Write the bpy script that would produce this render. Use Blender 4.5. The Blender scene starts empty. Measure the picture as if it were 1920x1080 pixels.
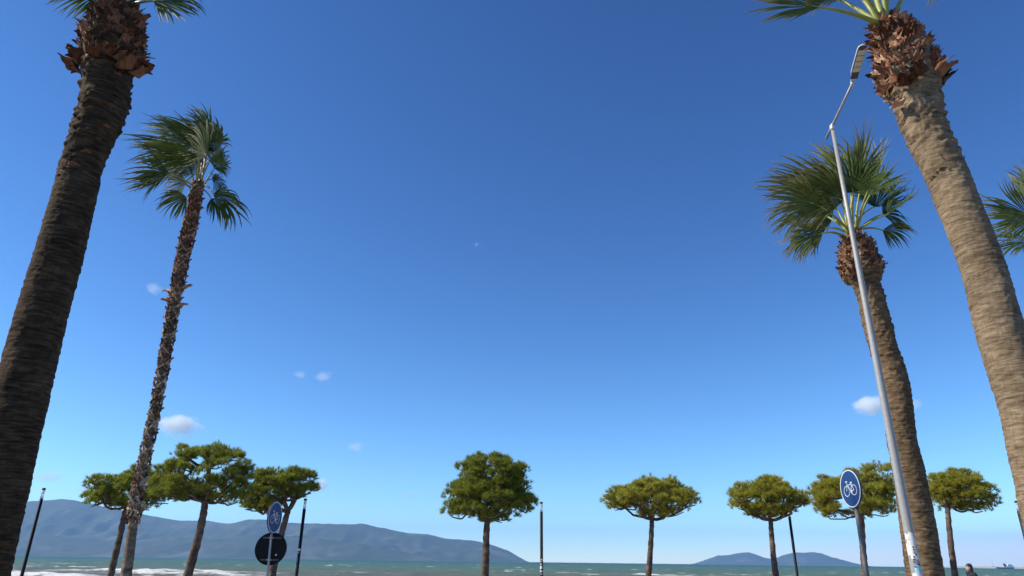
import bpy, bmesh, math, random
import numpy as np
from mathutils import Vector, Matrix

random.seed(7)
RNG = np.random.default_rng(11)
R = math.radians
sc = bpy.context.scene
C = sc.collection

# ------------------------------------------------------------------ camera
CAM_Z = 1.65
FPX = 1280.0                      # focal length in photo pixels (24 mm on a 36 mm sensor)
PITCH, ROLL = 21.85, 0.72
cam_d = bpy.data.cameras.new('camera')
cam = bpy.data.objects.new('camera', cam_d)
C.objects.link(cam)
cam_d.sensor_width = 36.0
cam_d.lens = 24.0
cam_d.clip_start = 0.1
cam_d.clip_end = 250000.0
MCAM = Matrix.Translation((0, 0, CAM_Z)) @ Matrix.Rotation(R(90 + PITCH), 4, 'X') @ Matrix.Rotation(R(ROLL), 4, 'Z')
cam.matrix_world = MCAM
sc.camera = cam

# ------------------------------------------------------------------ sky, sun, exposure
SUN_AZ, SUN_EL = 264.0, 38.0      # azimuth clockwise from the view direction (+Y)
SKY_GAMMA = (1.6, 1.42, 1.2)
SKY_TINT = (1.10, 1.58, 2.26)
world = bpy.data.worlds.new('World')
sc.world = world
world.use_nodes = True
wn = world.node_tree.nodes
wl = world.node_tree.links
wn.clear()
sky = wn.new('ShaderNodeTexSky')
sky.sky_type = 'NISHITA'
sky.sun_disc = False
sky.sun_elevation = R(SUN_EL)
sky.sun_rotation = R(SUN_AZ)
sky.altitude = 0.0
sky.air_density = 0.7
sky.dust_density = 0.0
sky.ozone_density = 3.0
bg = wn.new('ShaderNodeBackground')
bg.inputs['Strength'].default_value = 0.05
wo = wn.new('ShaderNodeOutputWorld')
# the photograph's steep tone curve, applied evenly to the whole sky, with a cap round the sun
sep = wn.new('ShaderNodeSeparateColor')
com = wn.new('ShaderNodeCombineColor')
wl.new(sky.outputs['Color'], sep.inputs[0])
for i in range(3):
    pw_ = wn.new('ShaderNodeMath')
    pw_.operation = 'POWER'
    pw_.inputs[1].default_value = SKY_GAMMA[i]
    wl.new(sep.outputs[i], pw_.inputs[0])
    wl.new(pw_.outputs[0], com.inputs[i])
cap = wn.new('ShaderNodeVectorMath')
cap.operation = 'MINIMUM'
cap.inputs[1].default_value = (24.0, 26.0, 28.0)
tint = wn.new('ShaderNodeVectorMath')
tint.operation = 'MULTIPLY'
tint.inputs[1].default_value = SKY_TINT
wl.new(com.outputs[0], tint.inputs[0])
wl.new(tint.outputs['Vector'], cap.inputs[0])
wl.new(cap.outputs['Vector'], bg.inputs['Color'])
wl.new(bg.outputs['Background'], wo.inputs['Surface'])

sun_d = bpy.data.lights.new('sun', 'SUN')
sun_d.energy = 5.0
sun_d.angle = R(0.53)
sun_d.color = (1.0, 0.91, 0.77)
sun = bpy.data.objects.new('sun', sun_d)
C.objects.link(sun)
sdir = Vector((math.sin(R(SUN_AZ)) * math.cos(R(SUN_EL)), math.cos(R(SUN_AZ)) * math.cos(R(SUN_EL)), math.sin(R(SUN_EL))))
sun.rotation_euler = sdir.to_track_quat('Z', 'Y').to_euler()
sun.location = (-40, 20, 60)

sc.view_settings.view_transform = 'Standard'
sc.view_settings.look = 'None'
sc.view_settings.exposure = 0.38
sc.view_settings.gamma = 1.0
sc.view_settings.use_curve_mapping = False
sc.render.engine = 'CYCLES'
sc.cycles.use_denoising = True
sc.cycles.max_bounces = 12
sc.cycles.diffuse_bounces = 3
sc.cycles.glossy_bounces = 3
sc.cycles.transmission_bounces = 4
sc.cycles.transparent_max_bounces = 12
sc.cycles.volume_bounces = 10
sc.cycles.use_fast_gi = False

# ------------------------------------------------------------------ helpers
M3 = MCAM.to_3x3()


def ray(px, py):
    return M3 @ Vector(((px - 960) / FPX, (540 - py) / FPX, -1.0))


def at(px, py, Y):
    """World point on the vertical plane at distance Y that the photo shows at (px, py)."""
    d = ray(px, py)
    t = Y / d.y
    return Vector((d.x * t, Y, CAM_Z + d.z * t))


def mpp(p):
    """Metres per photo pixel at world point p."""
    v = MCAM.inverted() @ Vector(p)
    return -v.z / FPX


def hor_photo(px):
    xs = [0, 30, 250, 480, 700, 1000, 1300, 1450, 1600, 1750, 1920]
    ys = [1029, 1031, 1040, 1046, 1053, 1061, 1062, 1060, 1058, 1056, 1054]
    return float(np.interp(px, xs, ys))


def hor_mine(px):
    a, b = ray(px, 1000), ray(px, 1100)
    return 1000 + 100 * a.z / (a.z - b.z)


def fy(px, py):
    """The photo's lens bends the horizon; keep heights above the horizon."""
    return py + hor_mine(px) - hor_photo(px)


def _hash(ix, iy, iz):
    n = (ix.astype(np.int64) * 374761393 + iy.astype(np.int64) * 668265263 + iz.astype(np.int64) * 2147483647) & 0xFFFFFFFF
    n = ((n ^ (n >> 13)) * 1274126177) & 0xFFFFFFFF
    n = n ^ (n >> 16)
    return (n & 0xFFFFFF) / float(0xFFFFFF)


def vnoise(x, y, z=None):
    x = np.asarray(x, float)
    y = np.asarray(y, float)
    z = np.zeros_like(x) if z is None else np.asarray(z, float)
    x, y, z = np.broadcast_arrays(x, y, z)
    ix, iy, iz = np.floor(x), np.floor(y), np.floor(z)
    fx, fy_, fz = x - ix, y - iy, z - iz
    ix, iy, iz = ix.astype(np.int64), iy.astype(np.int64), iz.astype(np.int64)
    u, v, w = [t * t * (3 - 2 * t) for t in (fx, fy_, fz)]
    r = 0
    for dx in (0, 1):
        for dy in (0, 1):
            for dz in (0, 1):
                r = r + _hash(ix + dx, iy + dy, iz + dz) * (u if dx else 1 - u) * (v if dy else 1 - v) * (w if dz else 1 - w)
    return r * 2 - 1


def fbm(x, y, z=None, o=4, g=0.5):
    s, a, f = 0, 1.0, 1.0
    for i in range(o):
        s = s + a * vnoise(np.asarray(x) * f + 17.3 * i, np.asarray(y) * f - 9.1 * i, None if z is None else np.asarray(z) * f)
        a *= g
        f *= 2.03
    return s


def mesh_np(name, verts, faces, smooth=False):
    """faces: list of tuples or an (n,k) int array."""
    me = bpy.data.meshes.new(name)
    verts = np.asarray(verts, np.float32).reshape(-1, 3)
    if isinstance(faces, np.ndarray):
        n, k = faces.shape
        me.vertices.add(len(verts))
        me.vertices.foreach_set('co', verts.ravel())
        me.loops.add(n * k)
        me.loops.foreach_set('vertex_index', faces.astype(np.int32).ravel())
        me.polygons.add(n)
        me.polygons.foreach_set('loop_start', (np.arange(n) * k).astype(np.int32))
        me.update(calc_edges=True)
        me.validate()
    else:
        me.from_pydata(verts.tolist(), [], faces)
        me.update()
    if smooth:
        me.polygons.foreach_set('use_smooth', np.ones(len(me.polygons), bool))
    return me


def obj(name, me, mat=None, parent=None, **props):
    o = bpy.data.objects.new(name, me)
    C.objects.link(o)
    if mat is not None and me is not None and not me.materials:
        me.materials.append(mat)
    if parent is not None:
        o.parent = parent
    for k, v in props.items():
        o[k] = v
    return o


def empty(name, loc, label, category, group=None):
    o = bpy.data.objects.new(name, None)
    C.objects.link(o)
    o.empty_display_size = 0.3
    o.location = loc
    o['label'] = label
    o['category'] = category
    if group:
        o['group'] = group
    return o


class MB:
    """Collects shapes into one mesh."""

    def __init__(self):
        self.v, self.f, self.n = [], [], 0

    def add(self, v, f):
        self.v.extend([tuple(map(float, p)) for p in v])
        self.f.extend([tuple(i + self.n for i in q) for q in f])
        self.n += len(v)

    def box(self, lo, hi, M=None):
        x0, y0, z0 = lo
        x1, y1, z1 = hi
        v = [Vector(p) for p in ((x0, y0, z0), (x1, y0, z0), (x1, y1, z0), (x0, y1, z0), (x0, y0, z1), (x1, y0, z1), (x1, y1, z1), (x0, y1, z1))]
        if M is not None:
            v = [M @ p for p in v]
        self.add(v, [(3, 2, 1, 0), (4, 5, 6, 7), (0, 1, 5, 4), (1, 2, 6, 5), (2, 3, 7, 6), (3, 0, 4, 7)])

    def tube(self, pts, rad, seg=8, caps=True):
        pts = [Vector(p) for p in pts]
        n = len(pts)
        if not hasattr(rad, '__len__'):
            rad = [rad] * n
        t0 = (pts[1] - pts[0]).normalized()
        ref = Vector((0, 0, 1)) if abs(t0.z) < 0.9 else Vector((1, 0, 0))
        u = t0.cross(ref).normalized()
        vs = []
        for i in range(n):
            t = (pts[min(i + 1, n - 1)] - pts[max(i - 1, 0)]).normalized()
            u = (u - t * u.dot(t)).normalized()
            w = t.cross(u)
            for k in range(seg):
                a = 2 * math.pi * k / seg
                vs.append(pts[i] + (u * math.cos(a) + w * math.sin(a)) * rad[i])
        fs = []
        for i in range(n - 1):
            for k in range(seg):
                k2 = (k + 1) % seg
                fs.append((i * seg + k, i * seg + k2, (i + 1) * seg + k2, (i + 1) * seg + k))
        if caps:
            fs.append(tuple(range(seg))[::-1])
            fs.append(tuple((n - 1) * seg + k for k in range(seg)))
        self.add(vs, fs)

    def lathe(self, prof, seg=20, M=None):
        """prof: (radius, z) from bottom to top."""
        vs, fs = [], []
        for r, z in prof:
            for k in range(seg):
                a = 2 * math.pi * k / seg
                p = Vector((r * math.cos(a), r * math.sin(a), z))
                vs.append(M @ p if M is not None else p)
        for i in range(len(prof) - 1):
            for k in range(seg):
                k2 = (k + 1) % seg
                fs.append((i * seg + k, i * seg + k2, (i + 1) * seg + k2, (i + 1) * seg + k))
        fs.append(tuple(range(seg))[::-1])
        fs.append(tuple((len(prof) - 1) * seg + k for k in range(seg)))
        self.add(vs, fs)

    def build(self, name, mat, parent=None, smooth=False, off=None, **props):
        v = np.array(self.v)
        if off is not None:
            v = v - np.array(off)
        me = mesh_np(name, v, self.f, smooth)
        return obj(name, me, mat, parent, **props)


# ------------------------------------------------------------------ materials
def mat_new(name):
    m = bpy.data.materials.new(name)
    m.use_nodes = True
    nt = m.node_tree
    b = nt.nodes['Principled BSDF']
    return m, nt, b


def N(nt, typ, **kw):
    n = nt.nodes.new(typ)
    for k, v in kw.items():
        if k in n.inputs:
            n.inputs[k].default_value = v
        else:
            setattr(n, k, v)
    return n


def ramp(nt, stops, src=None):
    r = nt.nodes.new('ShaderNodeValToRGB')
    e = r.color_ramp.elements
    while len(e) < len(stops):
        e.new(0.5)
    for i, (p, c) in enumerate(stops):
        e[i].position = p
        e[i].color = (*c, 1) if len(c) == 3 else c
    if src is not None:
        nt.links.new(src, r.inputs['Fac'])
    return r


def simple(name, col, rough=0.6, metal=0.0, var=0.15, scale=8.0, bump=0.0, spec=0.5):
    m, nt, b = mat_new(name)
    tc = N(nt, 'ShaderNodeTexCoord')
    no = N(nt, 'ShaderNodeTexNoise', Scale=scale, Detail=5.0)
    nt.links.new(tc.outputs['Object'], no.inputs['Vector'])
    r = ramp(nt, [(0.25, [c * (1 - var) for c in col]), (0.75, [min(1, c * (1 + var)) for c in col])], no.outputs['Fac'])
    nt.links.new(r.outputs['Color'], b.inputs['Base Color'])
    b.inputs['Roughness'].default_value = rough
    b.inputs['Metallic'].default_value = metal
    b.inputs['Specular IOR Level'].default_value = spec
    if bump:
        bp = N(nt, 'ShaderNodeBump', Strength=bump, Distance=0.02)
        nt.links.new(no.outputs['Fac'], bp.inputs['Height'])
        nt.links.new(bp.outputs['Normal'], b.inputs['Normal'])
    return m


def trunk_mat(name, c1, c2, c3, ring=26.0):
    """Fibrous ringed palm bark: fine horizontal streaks, vertical cracks and blotches."""
    m, nt, b = mat_new(name)
    L = nt.links
    tc = N(nt, 'ShaderNodeTexCoord')
    mp = N(nt, 'ShaderNodeMapping')
    mp.inputs['Scale'].default_value = (4.5, 4.5, ring)
    L.new(tc.outputs['Object'], mp.inputs['Vector'])
    n1 = N(nt, 'ShaderNodeTexNoise', Scale=1.0, Detail=6.0, Roughness=0.62, Distortion=0.35)
    L.new(mp.outputs['Vector'], n1.inputs['Vector'])
    mp2 = N(nt, 'ShaderNodeMapping')
    mp2.inputs['Scale'].default_value = (34, 34, 5)
    L.new(tc.outputs['Object'], mp2.inputs['Vector'])
    n2 = N(nt, 'ShaderNodeTexNoise', Scale=1.0, Detail=3.0)
    L.new(mp2.outputs['Vector'], n2.inputs['Vector'])
    n3 = N(nt, 'ShaderNodeTexNoise', Scale=2.3, Detail=7.0, Roughness=0.65)
    L.new(tc.outputs['Object'], n3.inputs['Vector'])
    r1 = ramp(nt, [(0.32, c1), (0.5, c2), (0.72, c3)], n1.outputs['Fac'])
    mx = N(nt, 'ShaderNodeMix', data_type='RGBA', blend_type='MULTIPLY')
    mx.inputs[0].default_value = 0.75
    r3 = ramp(nt, [(0.3, (0.38, 0.34, 0.30)), (0.52, (0.85, 0.83, 0.8)), (0.66, (1.12, 1.1, 1.06))], n3.outputs['Fac'])
    L.new(r1.outputs['Color'], mx.inputs[6])
    L.new(r3.outputs['Color'], mx.inputs[7])
    mx2 = N(nt, 'ShaderNodeMix', data_type='RGBA', blend_type='MULTIPLY')
    mx2.inputs[0].default_value = 0.28
    r2 = ramp(nt, [(0.33, (0.35, 0.3, 0.27)), (0.5, (1, 1, 1))], n2.outputs['Fac'])
    L.new(mx.outputs[2], mx2.inputs[6])
    L.new(r2.outputs['Color'], mx2.inputs[7])
    L.new(mx2.outputs[2], b.inputs['Base Color'])
    b.inputs['Roughness'].default_value = 0.95
    b.inputs['Specular IOR Level'].default_value = 0.15
    add = N(nt, 'ShaderNodeMath', operation='ADD')
    ml = N(nt, 'ShaderNodeMath', operation='MULTIPLY')
    ml.inputs[1].default_value = 0.22
    L.new(n2.outputs['Fac'], ml.inputs[0])
    L.new(n1.outputs['Fac'], add.inputs[0])
    L.new(ml.outputs[0], add.inputs[1])
    bp = N(nt, 'ShaderNodeBump', Strength=0.75, Distance=0.022)
    L.new(add.outputs[0], bp.inputs['Height'])
    L.new(bp.outputs['Normal'], b.inputs['Normal'])
    return m


def boot_mat(name, c1, c2, c3):
    m, nt, b = mat_new(name)
    L = nt.links
    tc = N(nt, 'ShaderNodeTexCoord')
    oi = N(nt, 'ShaderNodeObjectInfo')
    mp = N(nt, 'ShaderNodeMapping')
    mp.inputs['Scale'].default_value = (40, 40, 7)
    L.new(tc.outputs['Object'], mp.inputs['Vector'])
    n1 = N(nt, 'ShaderNodeTexNoise', Scale=1.0, Detail=5.0)
    L.new(mp.outputs['Vector'], n1.inputs['Vector'])
    mx = N(nt, 'ShaderNodeMath', operation='ADD')
    ml = N(nt, 'ShaderNodeMath', operation='MULTIPLY_ADD')
    ml.inputs[1].default_value = 0.55
    ml.inputs[2].default_value = -0.27
    L.new(oi.outputs['Random'], ml.inputs[0])
    L.new(n1.outputs['Fac'], mx.inputs[0])
    L.new(ml.outputs[0], mx.inputs[1])
    r = ramp(nt, [(0.25, c1), (0.5, c2), (0.8, c3)], mx.outputs[0])
    L.new(r.outputs['Color'], b.inputs['Base Color'])
    b.inputs['Roughness'].default_value = 0.8
    b.inputs['Specular IOR Level'].default_value = 0.25
    bp = N(nt, 'ShaderNodeBump', Strength=0.5, Distance=0.01)
    L.new(n1.outputs['Fac'], bp.inputs['Height'])
    L.new(bp.outputs['Normal'], b.inputs['Normal'])
    return m


def leaf_mat(name, base, mid, tip, attr='t', transl=0.25, rough=0.42, spec=0.5, rnd=0.3):
    """Leaf whose colour runs from base to tip along the attribute t."""
    m, nt, b = mat_new(name)
    L = nt.links
    at_ = N(nt, 'ShaderNodeAttribute', attribute_name=attr)
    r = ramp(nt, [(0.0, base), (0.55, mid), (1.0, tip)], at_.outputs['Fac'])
    tc = N(nt, 'ShaderNodeTexCoord')
    no = N(nt, 'ShaderNodeTexNoise', Scale=5.0, Detail=3.0)
    L.new(tc.outputs['Object'], no.inputs['Vector'])
    rr = ramp(nt, [(0.3, (1 - rnd,) * 3), (0.7, (1 + rnd,) * 3)], no.outputs['Fac'])
    mx = N(nt, 'ShaderNodeMix', data_type='RGBA', blend_type='MULTIPLY')
    mx.inputs[0].default_value = 1.0
    L.new(r.outputs['Color'], mx.inputs[6])
    L.new(rr.outputs['Color'], mx.inputs[7])
    L.new(mx.outputs[2], b.inputs['Base Color'])
    b.inputs['Roughness'].default_value = rough
    b.inputs['Specular IOR Level'].default_value = spec
    tr = N(nt, 'ShaderNodeBsdfTranslucent')
    L.new(mx.outputs[2], tr.inputs['Color'])
    ms = N(nt, 'ShaderNodeMixShader')
    ms.inputs[0].default_value = transl
    L.new(b.outputs[0], ms.inputs[1])
    L.new(tr.outputs[0], ms.inputs[2])
    L.new(ms.outputs[0], nt.nodes['Material Output'].inputs['Surface'])
    return m


MAT = {}
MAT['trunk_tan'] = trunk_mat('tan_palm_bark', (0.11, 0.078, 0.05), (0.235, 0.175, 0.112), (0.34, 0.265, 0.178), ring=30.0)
MAT['trunk_shaded'] = trunk_mat('shaded_palm_bark', (0.022, 0.014, 0.008), (0.062, 0.041, 0.024), (0.15, 0.10, 0.058), ring=30.0)  # palm bark darkened in colour to deepen the shade on the left trunk
MAT['trunk_mid'] = trunk_mat('brown_palm_bark', (0.06, 0.04, 0.024), (0.16, 0.11, 0.064), (0.28, 0.20, 0.12), ring=24.0)
MAT['trunk_grey'] = trunk_mat('grey_palm_bark', (0.08, 0.06, 0.045), (0.18, 0.14, 0.10), (0.33, 0.27, 0.2), ring=12.0)
MAT['boot'] = boot_mat('dry_leaf_base', (0.055, 0.019, 0.009), (0.175, 0.062, 0.028), (0.36, 0.185, 0.10))
MAT['boot_shaded'] = boot_mat('shaded_leaf_base', (0.035, 0.013, 0.007), (0.10, 0.036, 0.016), (0.22, 0.10, 0.05))  # darker copy of the leaf base, shade of the left palm in its colour
MAT['boot_red'] = boot_mat('reddish_leaf_base', (0.05, 0.021, 0.011), (0.18, 0.076, 0.038), (0.46, 0.30, 0.19))
MAT['boot_grey'] = boot_mat('grey_leaf_base', (0.08, 0.058, 0.04), (0.26, 0.20, 0.14), (0.50, 0.41, 0.31))
MAT['frond'] = leaf_mat('palm_leaf', (0.040, 0.064, 0.012), (0.060, 0.098, 0.018), (0.15, 0.15, 0.05), rough=0.55, spec=0.15)
MAT['frond_pale'] = leaf_mat('pale_palm_leaf', (0.065, 0.09, 0.020), (0.115, 0.145, 0.038), (0.32, 0.27, 0.13), rough=0.55, spec=0.15)
MAT['petiole'] = simple('palm_stalk', (0.30, 0.32, 0.08), 0.45, var=0.3, scale=6)
MAT['petiole_pale'] = simple('pale_palm_stalk', (0.27, 0.26, 0.12), 0.45, var=0.3, scale=6)
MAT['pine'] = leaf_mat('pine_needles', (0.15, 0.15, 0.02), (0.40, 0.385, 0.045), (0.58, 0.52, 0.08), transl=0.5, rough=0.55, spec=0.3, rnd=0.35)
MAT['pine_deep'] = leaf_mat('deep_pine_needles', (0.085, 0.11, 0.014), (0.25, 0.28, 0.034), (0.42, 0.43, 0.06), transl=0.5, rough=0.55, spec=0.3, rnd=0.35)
MAT['pine_bark'] = trunk_mat('pine_bark', (0.05, 0.036, 0.028), (0.13, 0.095, 0.075), (0.24, 0.185, 0.15), ring=6.0)
MAT['black'] = simple('black_paint', (0.008, 0.009, 0.011), 0.5, var=0.2, spec=0.2)
MAT['zinc'] = simple('galvanised_steel', (0.30, 0.30, 0.295), 0.45, metal=0.12, var=0.12, scale=14)
MAT['zinc_shaded'] = simple('shaded_galvanised_steel', (0.13, 0.125, 0.12), 0.65, metal=0.1, var=0.25, scale=14)  # steel with the sign pole's shadow side put into its colour
MAT['alu'] = simple('pale_cast_aluminium', (0.55, 0.56, 0.57), 0.5, metal=0.2, var=0.08)
MAT['lens'] = simple('lamp_lens', (0.62, 0.60, 0.52), 0.3, var=0.1, scale=30)
MAT['dark_metal'] = simple('dark_grey_metal', (0.06, 0.06, 0.065), 0.5, var=0.2)
MAT['sign_blue'] = simple('blue_sign_face', (0.009, 0.045, 0.155), 0.5, var=0.06, spec=0.3)
MAT['sign_white'] = simple('white_sign_film', (0.60, 0.62, 0.64), 0.5, var=0.08)
MAT['sign_back'] = simple('dark_sign_back', (0.012, 0.0125, 0.013), 0.7, var=0.25, scale=6, spec=0.15)
MAT['paper'] = simple('torn_paper', (0.7, 0.69, 0.66), 0.8, var=0.2, scale=40)
MAT['paper_blue'] = simple('blue_print_paper', (0.35, 0.62, 0.78), 0.7, var=0.35, scale=60)
MAT['ink'] = simple('black_ink', (0.02, 0.02, 0.02), 0.8)
MAT['cloth'] = simple('dark_navy_cloth', (0.012, 0.014, 0.022), 0.9, var=0.3, scale=20)
MAT['trousers'] = simple('dark_trousers', (0.02, 0.02, 0.024), 0.9, var=0.3, scale=20)
MAT['skin'] = simple('skin', (0.42, 0.24, 0.17), 0.55, var=0.08)
MAT['hair'] = simple('black_hair', (0.012, 0.009, 0.008), 0.5, var=0.4, scale=60)

# ------------------------------------------------------------------ the ground
def ground():
    prof = [(-6000, -0.16), (-400, -0.16), (50, -0.16), (53, -0.2), (58, -0.6), (70, -1.3), (100, -2.6)]
    xs = np.concatenate([np.linspace(-9000, -300, 8), np.linspace(-200, 200, 21), np.linspace(300, 9000, 8)])
    v, f = [], []
    for i, (y, z) in enumerate(prof):
        for x in xs:
            v.append((x, y, z))
    n = len(xs)
    for i in range(len(prof) - 1):
        for j in range(n - 1):
            f.append((i * n + j, i * n + j + 1, (i + 1) * n + j + 1, (i + 1) * n + j))
    m = simple('beach_sand', (0.30, 0.25, 0.18), 0.95, var=0.2, scale=0.6, bump=0.3, spec=0.2)
    obj('ground', mesh_np('ground', v, f), m, kind='structure')
    b = MB()
    b.box((-400, -12, -0.14), (400, 5.8, -0.1))
    b.build('road', simple('asphalt', (0.05, 0.05, 0.052), 0.9, var=0.3, scale=30, bump=0.3), kind='structure')
    b = MB()
    b.box((-400, 5.8, -0.2), (400, 6.0, 0.02))
    b.build('kerb', simple('concrete_kerb', (0.38, 0.37, 0.35), 0.85, var=0.15), kind='structure')
    m, nt, bs = mat_new('promenade_paving')
    tc = N(nt, 'ShaderNodeTexCoord')
    br = N(nt, 'ShaderNodeTexBrick', Scale=1.0)
    br.inputs['Color1'].default_value = (0.34, 0.31, 0.27, 1)
    br.inputs['Color2'].default_value = (0.30, 0.28, 0.25, 1)
    br.inputs['Mortar'].default_value = (0.16, 0.15, 0.14, 1)
    br.inputs['Mortar Size'].default_value = 0.012
    nt.links.new(tc.outputs['Object'], br.inputs['Vector'])
    nt.links.new(br.outputs['Color'], bs.inputs['Base Color'])
    bs.inputs['Roughness'].default_value = 0.85
    b = MB()
    b.box((-400, 6.0, -0.3), (400, 50.0, 0.0))
    b.build('pavement', m, kind='structure')


ground()

# ------------------------------------------------------------------ the sea
SEA_Z = -1.25


def sea():
    ys = [62.0]
    while ys[-1] < 24000:
        y = ys[-1]
        ys.append(y + (0.75 if y < 230 else max(0.75, (y - 230) * 0.028 + 0.75)))
    ys = np.array(ys)
    us = np.linspace(-1.15, 1.15, 460)
    Y, U = np.meshgrid(ys, us, indexing='ij')
    X = U * (Y + 40)
    z = np.zeros_like(X)
    fade = np.clip(1.4 - Y / 900, 0, 1)
    wob = 6 * vnoise(X / 60, Y / 60)
    z += 0.20 * np.sin((Y + wob) * 2 * math.pi / 17 + X * 0.03) * fade
    z += 0.16 * vnoise(X / 7, Y / 3.2) * fade + 0.07 * vnoise(X / 2.5, Y / 1.3, np.full_like(X, 5.)) * np.clip(1.3 - Y / 300, 0, 1)
    # breakers running in towards the beach: a steep crest with a foam apron on its shore side
    foam = np.zeros_like(X)
    for k, (y0, amp, x_lo, x_hi) in enumerate([(172, 0.75, -400, -60), (150, 0.65, -400, -38), (131, 0.8, -400, -34), (113, 0.6, -400, -15), (97, 0.6, -400, 60), (82, 0.5, -400, 400), (205, 0.4, -400, -95), (196, 0.35, 10, 70)]):
        line = y0 + 7 * vnoise(X / 38, np.full_like(X, k * 3.7)) + 2.2 * vnoise(X / 9, np.full_like(X, k * 5.1))
        d = Y - line                         # >0 seaward
        along = np.clip((vnoise(X / 26, np.full_like(X, k * 9.3 + 2)) + 0.55) * 1.8, 0, 1)
        along *= np.clip((X - x_lo) / 15, 0, 1) * np.clip((x_hi - X) / 22, 0, 1)
        crest = np.exp(-(d / 2.2) ** 2) * (d > 0) + np.exp(-(d / 1.1) ** 2) * (d <= 0)
        z += amp * crest * along * (0.75 + 0.5 * vnoise(X / 2.2, Y / 2.2))
        apron = np.clip(1 + d / 13, 0, 1) * (d < 0.5) * (0.35 + 0.95 * vnoise(X / 3.1, Y / 1.7, np.full_like(X, k * 2.)))
        foam = np.maximum(foam, along * np.clip(np.maximum(apron, 1.25 * crest * (d < 1.2)), 0, 1))
    caps = np.clip((vnoise(X / 5, Y / 2.2, np.full_like(X, 9.)) + 0.25 * vnoise(X / 40, Y / 40) - 0.86) * 7, 0, 1) * (Y < 420)
    foam = np.maximum(foam, caps)
    z += 0.12 * foam * vnoise(X / 0.9, Y / 0.9, np.full_like(X, 3.))
    n, m = X.shape
    V = np.stack([X, Y, z], -1).reshape(-1, 3)
    i = np.arange(n - 1)[:, None] * m + np.arange(m - 1)[None, :]
    F = np.stack([i, i + 1, i + m + 1, i + m], -1).reshape(-1, 4)
    me = mesh_np('sea', V, F, True)
    a = me.attributes.new('foam', 'FLOAT', 'POINT')
    a.data.foreach_set('value', foam.ravel().astype(np.float32))
    mt, nt, b = mat_new('sea_water')
    L = nt.links
    tc = N(nt, 'ShaderNodeTexCoord')
    # turbid green water, browner where the surf stirs up sand (distance from the shore)
    sx = N(nt, 'ShaderNodeSeparateXYZ')
    L.new(tc.outputs['Object'], sx.inputs[0])
    n0 = N(nt, 'ShaderNodeTexNoise', Scale=0.02, Detail=3.0)
    L.new(tc.outputs['Object'], n0.inputs['Vector'])
    ad = N(nt, 'ShaderNodeMath', operation='MULTIPLY_ADD')
    ad.inputs[1].default_value = 140.0
    L.new(n0.outputs['Fac'], ad.inputs[0])
    L.new(sx.outputs['Y'], ad.inputs[2])
    mr = N(nt, 'ShaderNodeMapRange')
    mr.inputs['From Min'].default_value = 215
    mr.inputs['From Max'].default_value = 2400
    L.new(ad.outputs[0], mr.inputs['Value'])
    pw = N(nt, 'ShaderNodeMath', operation='POWER')
    pw.inputs[1].default_value = 0.5
    L.new(mr.outputs[0], pw.inputs[0])
    r = ramp(nt, [(0.0, (0.125, 0.122, 0.085)), (0.2, (0.10, 0.15, 0.095)), (0.5, (0.06, 0.135, 0.09)), (1.0, (0.022, 0.085, 0.07))], pw.outputs[0])
    mp = N(nt, 'ShaderNodeMapping')
    mp.inputs['Scale'].default_value = (0.12, 0.4, 0.3)
    L.new(tc.outputs['Object'], mp.inputs['Vector'])
    n1 = N(nt, 'ShaderNodeTexNoise', Scale=1.0, Detail=5.0, Roughness=0.6)
    L.new(mp.outputs['Vector'], n1.inputs['Vector'])
    v1 = ramp(nt, [(0.35, (0.78, 0.78, 0.78)), (0.65, (1.2, 1.2, 1.2))], n1.outputs['Fac'])
    mx = N(nt, 'ShaderNodeMix', data_type='RGBA', blend_type='MULTIPLY')
    mx.inputs[0].default_value = 1.0
    L.new(r.outputs['Color'], mx.inputs[6])
    L.new(v1.outputs['Color'], mx.inputs[7])
    # far whitecaps
    mp2 = N(nt, 'ShaderNodeMapping')
    mp2.inputs['Scale'].default_value = (0.045, 0.02, 0.1)
    L.new(tc.outputs['Object'], mp2.inputs['Vector'])
    n2 = N(nt, 'ShaderNodeTexNoise', Scale=1.0, Detail=4.0, Roughness=0.65)
    L.new(mp2.outputs['Vector'], n2.inputs['Vector'])
    caps_r = ramp(nt, [(0.625, (0, 0, 0)), (0.70, (0.7, 0.7, 0.7))], n2.outputs['Fac'])
    fa = N(nt, 'ShaderNodeAttribute', attribute_name='foam')
    mxf = N(nt, 'ShaderNodeMath', operation='MAXIMUM')
    nf = N(nt, 'ShaderNodeTexNoise', Scale=0.55, Detail=7.0, Roughness=0.7)
    mpf = N(nt, 'ShaderNodeMapping')
    mpf.inputs['Scale'].default_value = (1.0, 2.0, 1.0)
    L.new(tc.outputs['Object'], mpf.inputs['Vector'])
    L.new(mpf.outputs['Vector'], nf.inputs['Vector'])
    fm = N(nt, 'ShaderNodeMath', operation='MULTIPLY_ADD')
    fm.inputs[1].default_value = 2.6
    fm.inputs[2].default_value = -1.55
    L.new(nf.outputs['Fac'], fm.inputs[0])
    f2 = N(nt, 'ShaderNodeMath', operation='MULTIPLY_ADD', use_clamp=True)
    f2.inputs[1].default_value = 1.5
    L.new(fa.outputs['Fac'], f2.inputs[0])
    L.new(fm.outputs[0], f2.inputs[2])
    f3 = N(nt, 'ShaderNodeMath', operation='MULTIPLY')
    f4 = N(nt, 'ShaderNodeMath', operation='GREATER_THAN')
    f4.inputs[1].default_value = 0.02
    L.new(fa.outputs['Fac'], f4.inputs[0])
    L.new(f4.outputs[0], f3.inputs[0])
    L.new(f2.outputs[0], f3.inputs[1])
    L.new(f3.outputs[0], mxf.inputs[0])
    L.new(caps_r.outputs['Color'], mxf.inputs[1])
    mf = N(nt, 'ShaderNodeMix', data_type='RGBA')
    L.new(mxf.outputs[0], mf.inputs[0])
    L.new(mx.outputs[2], mf.inputs[6])
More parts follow.
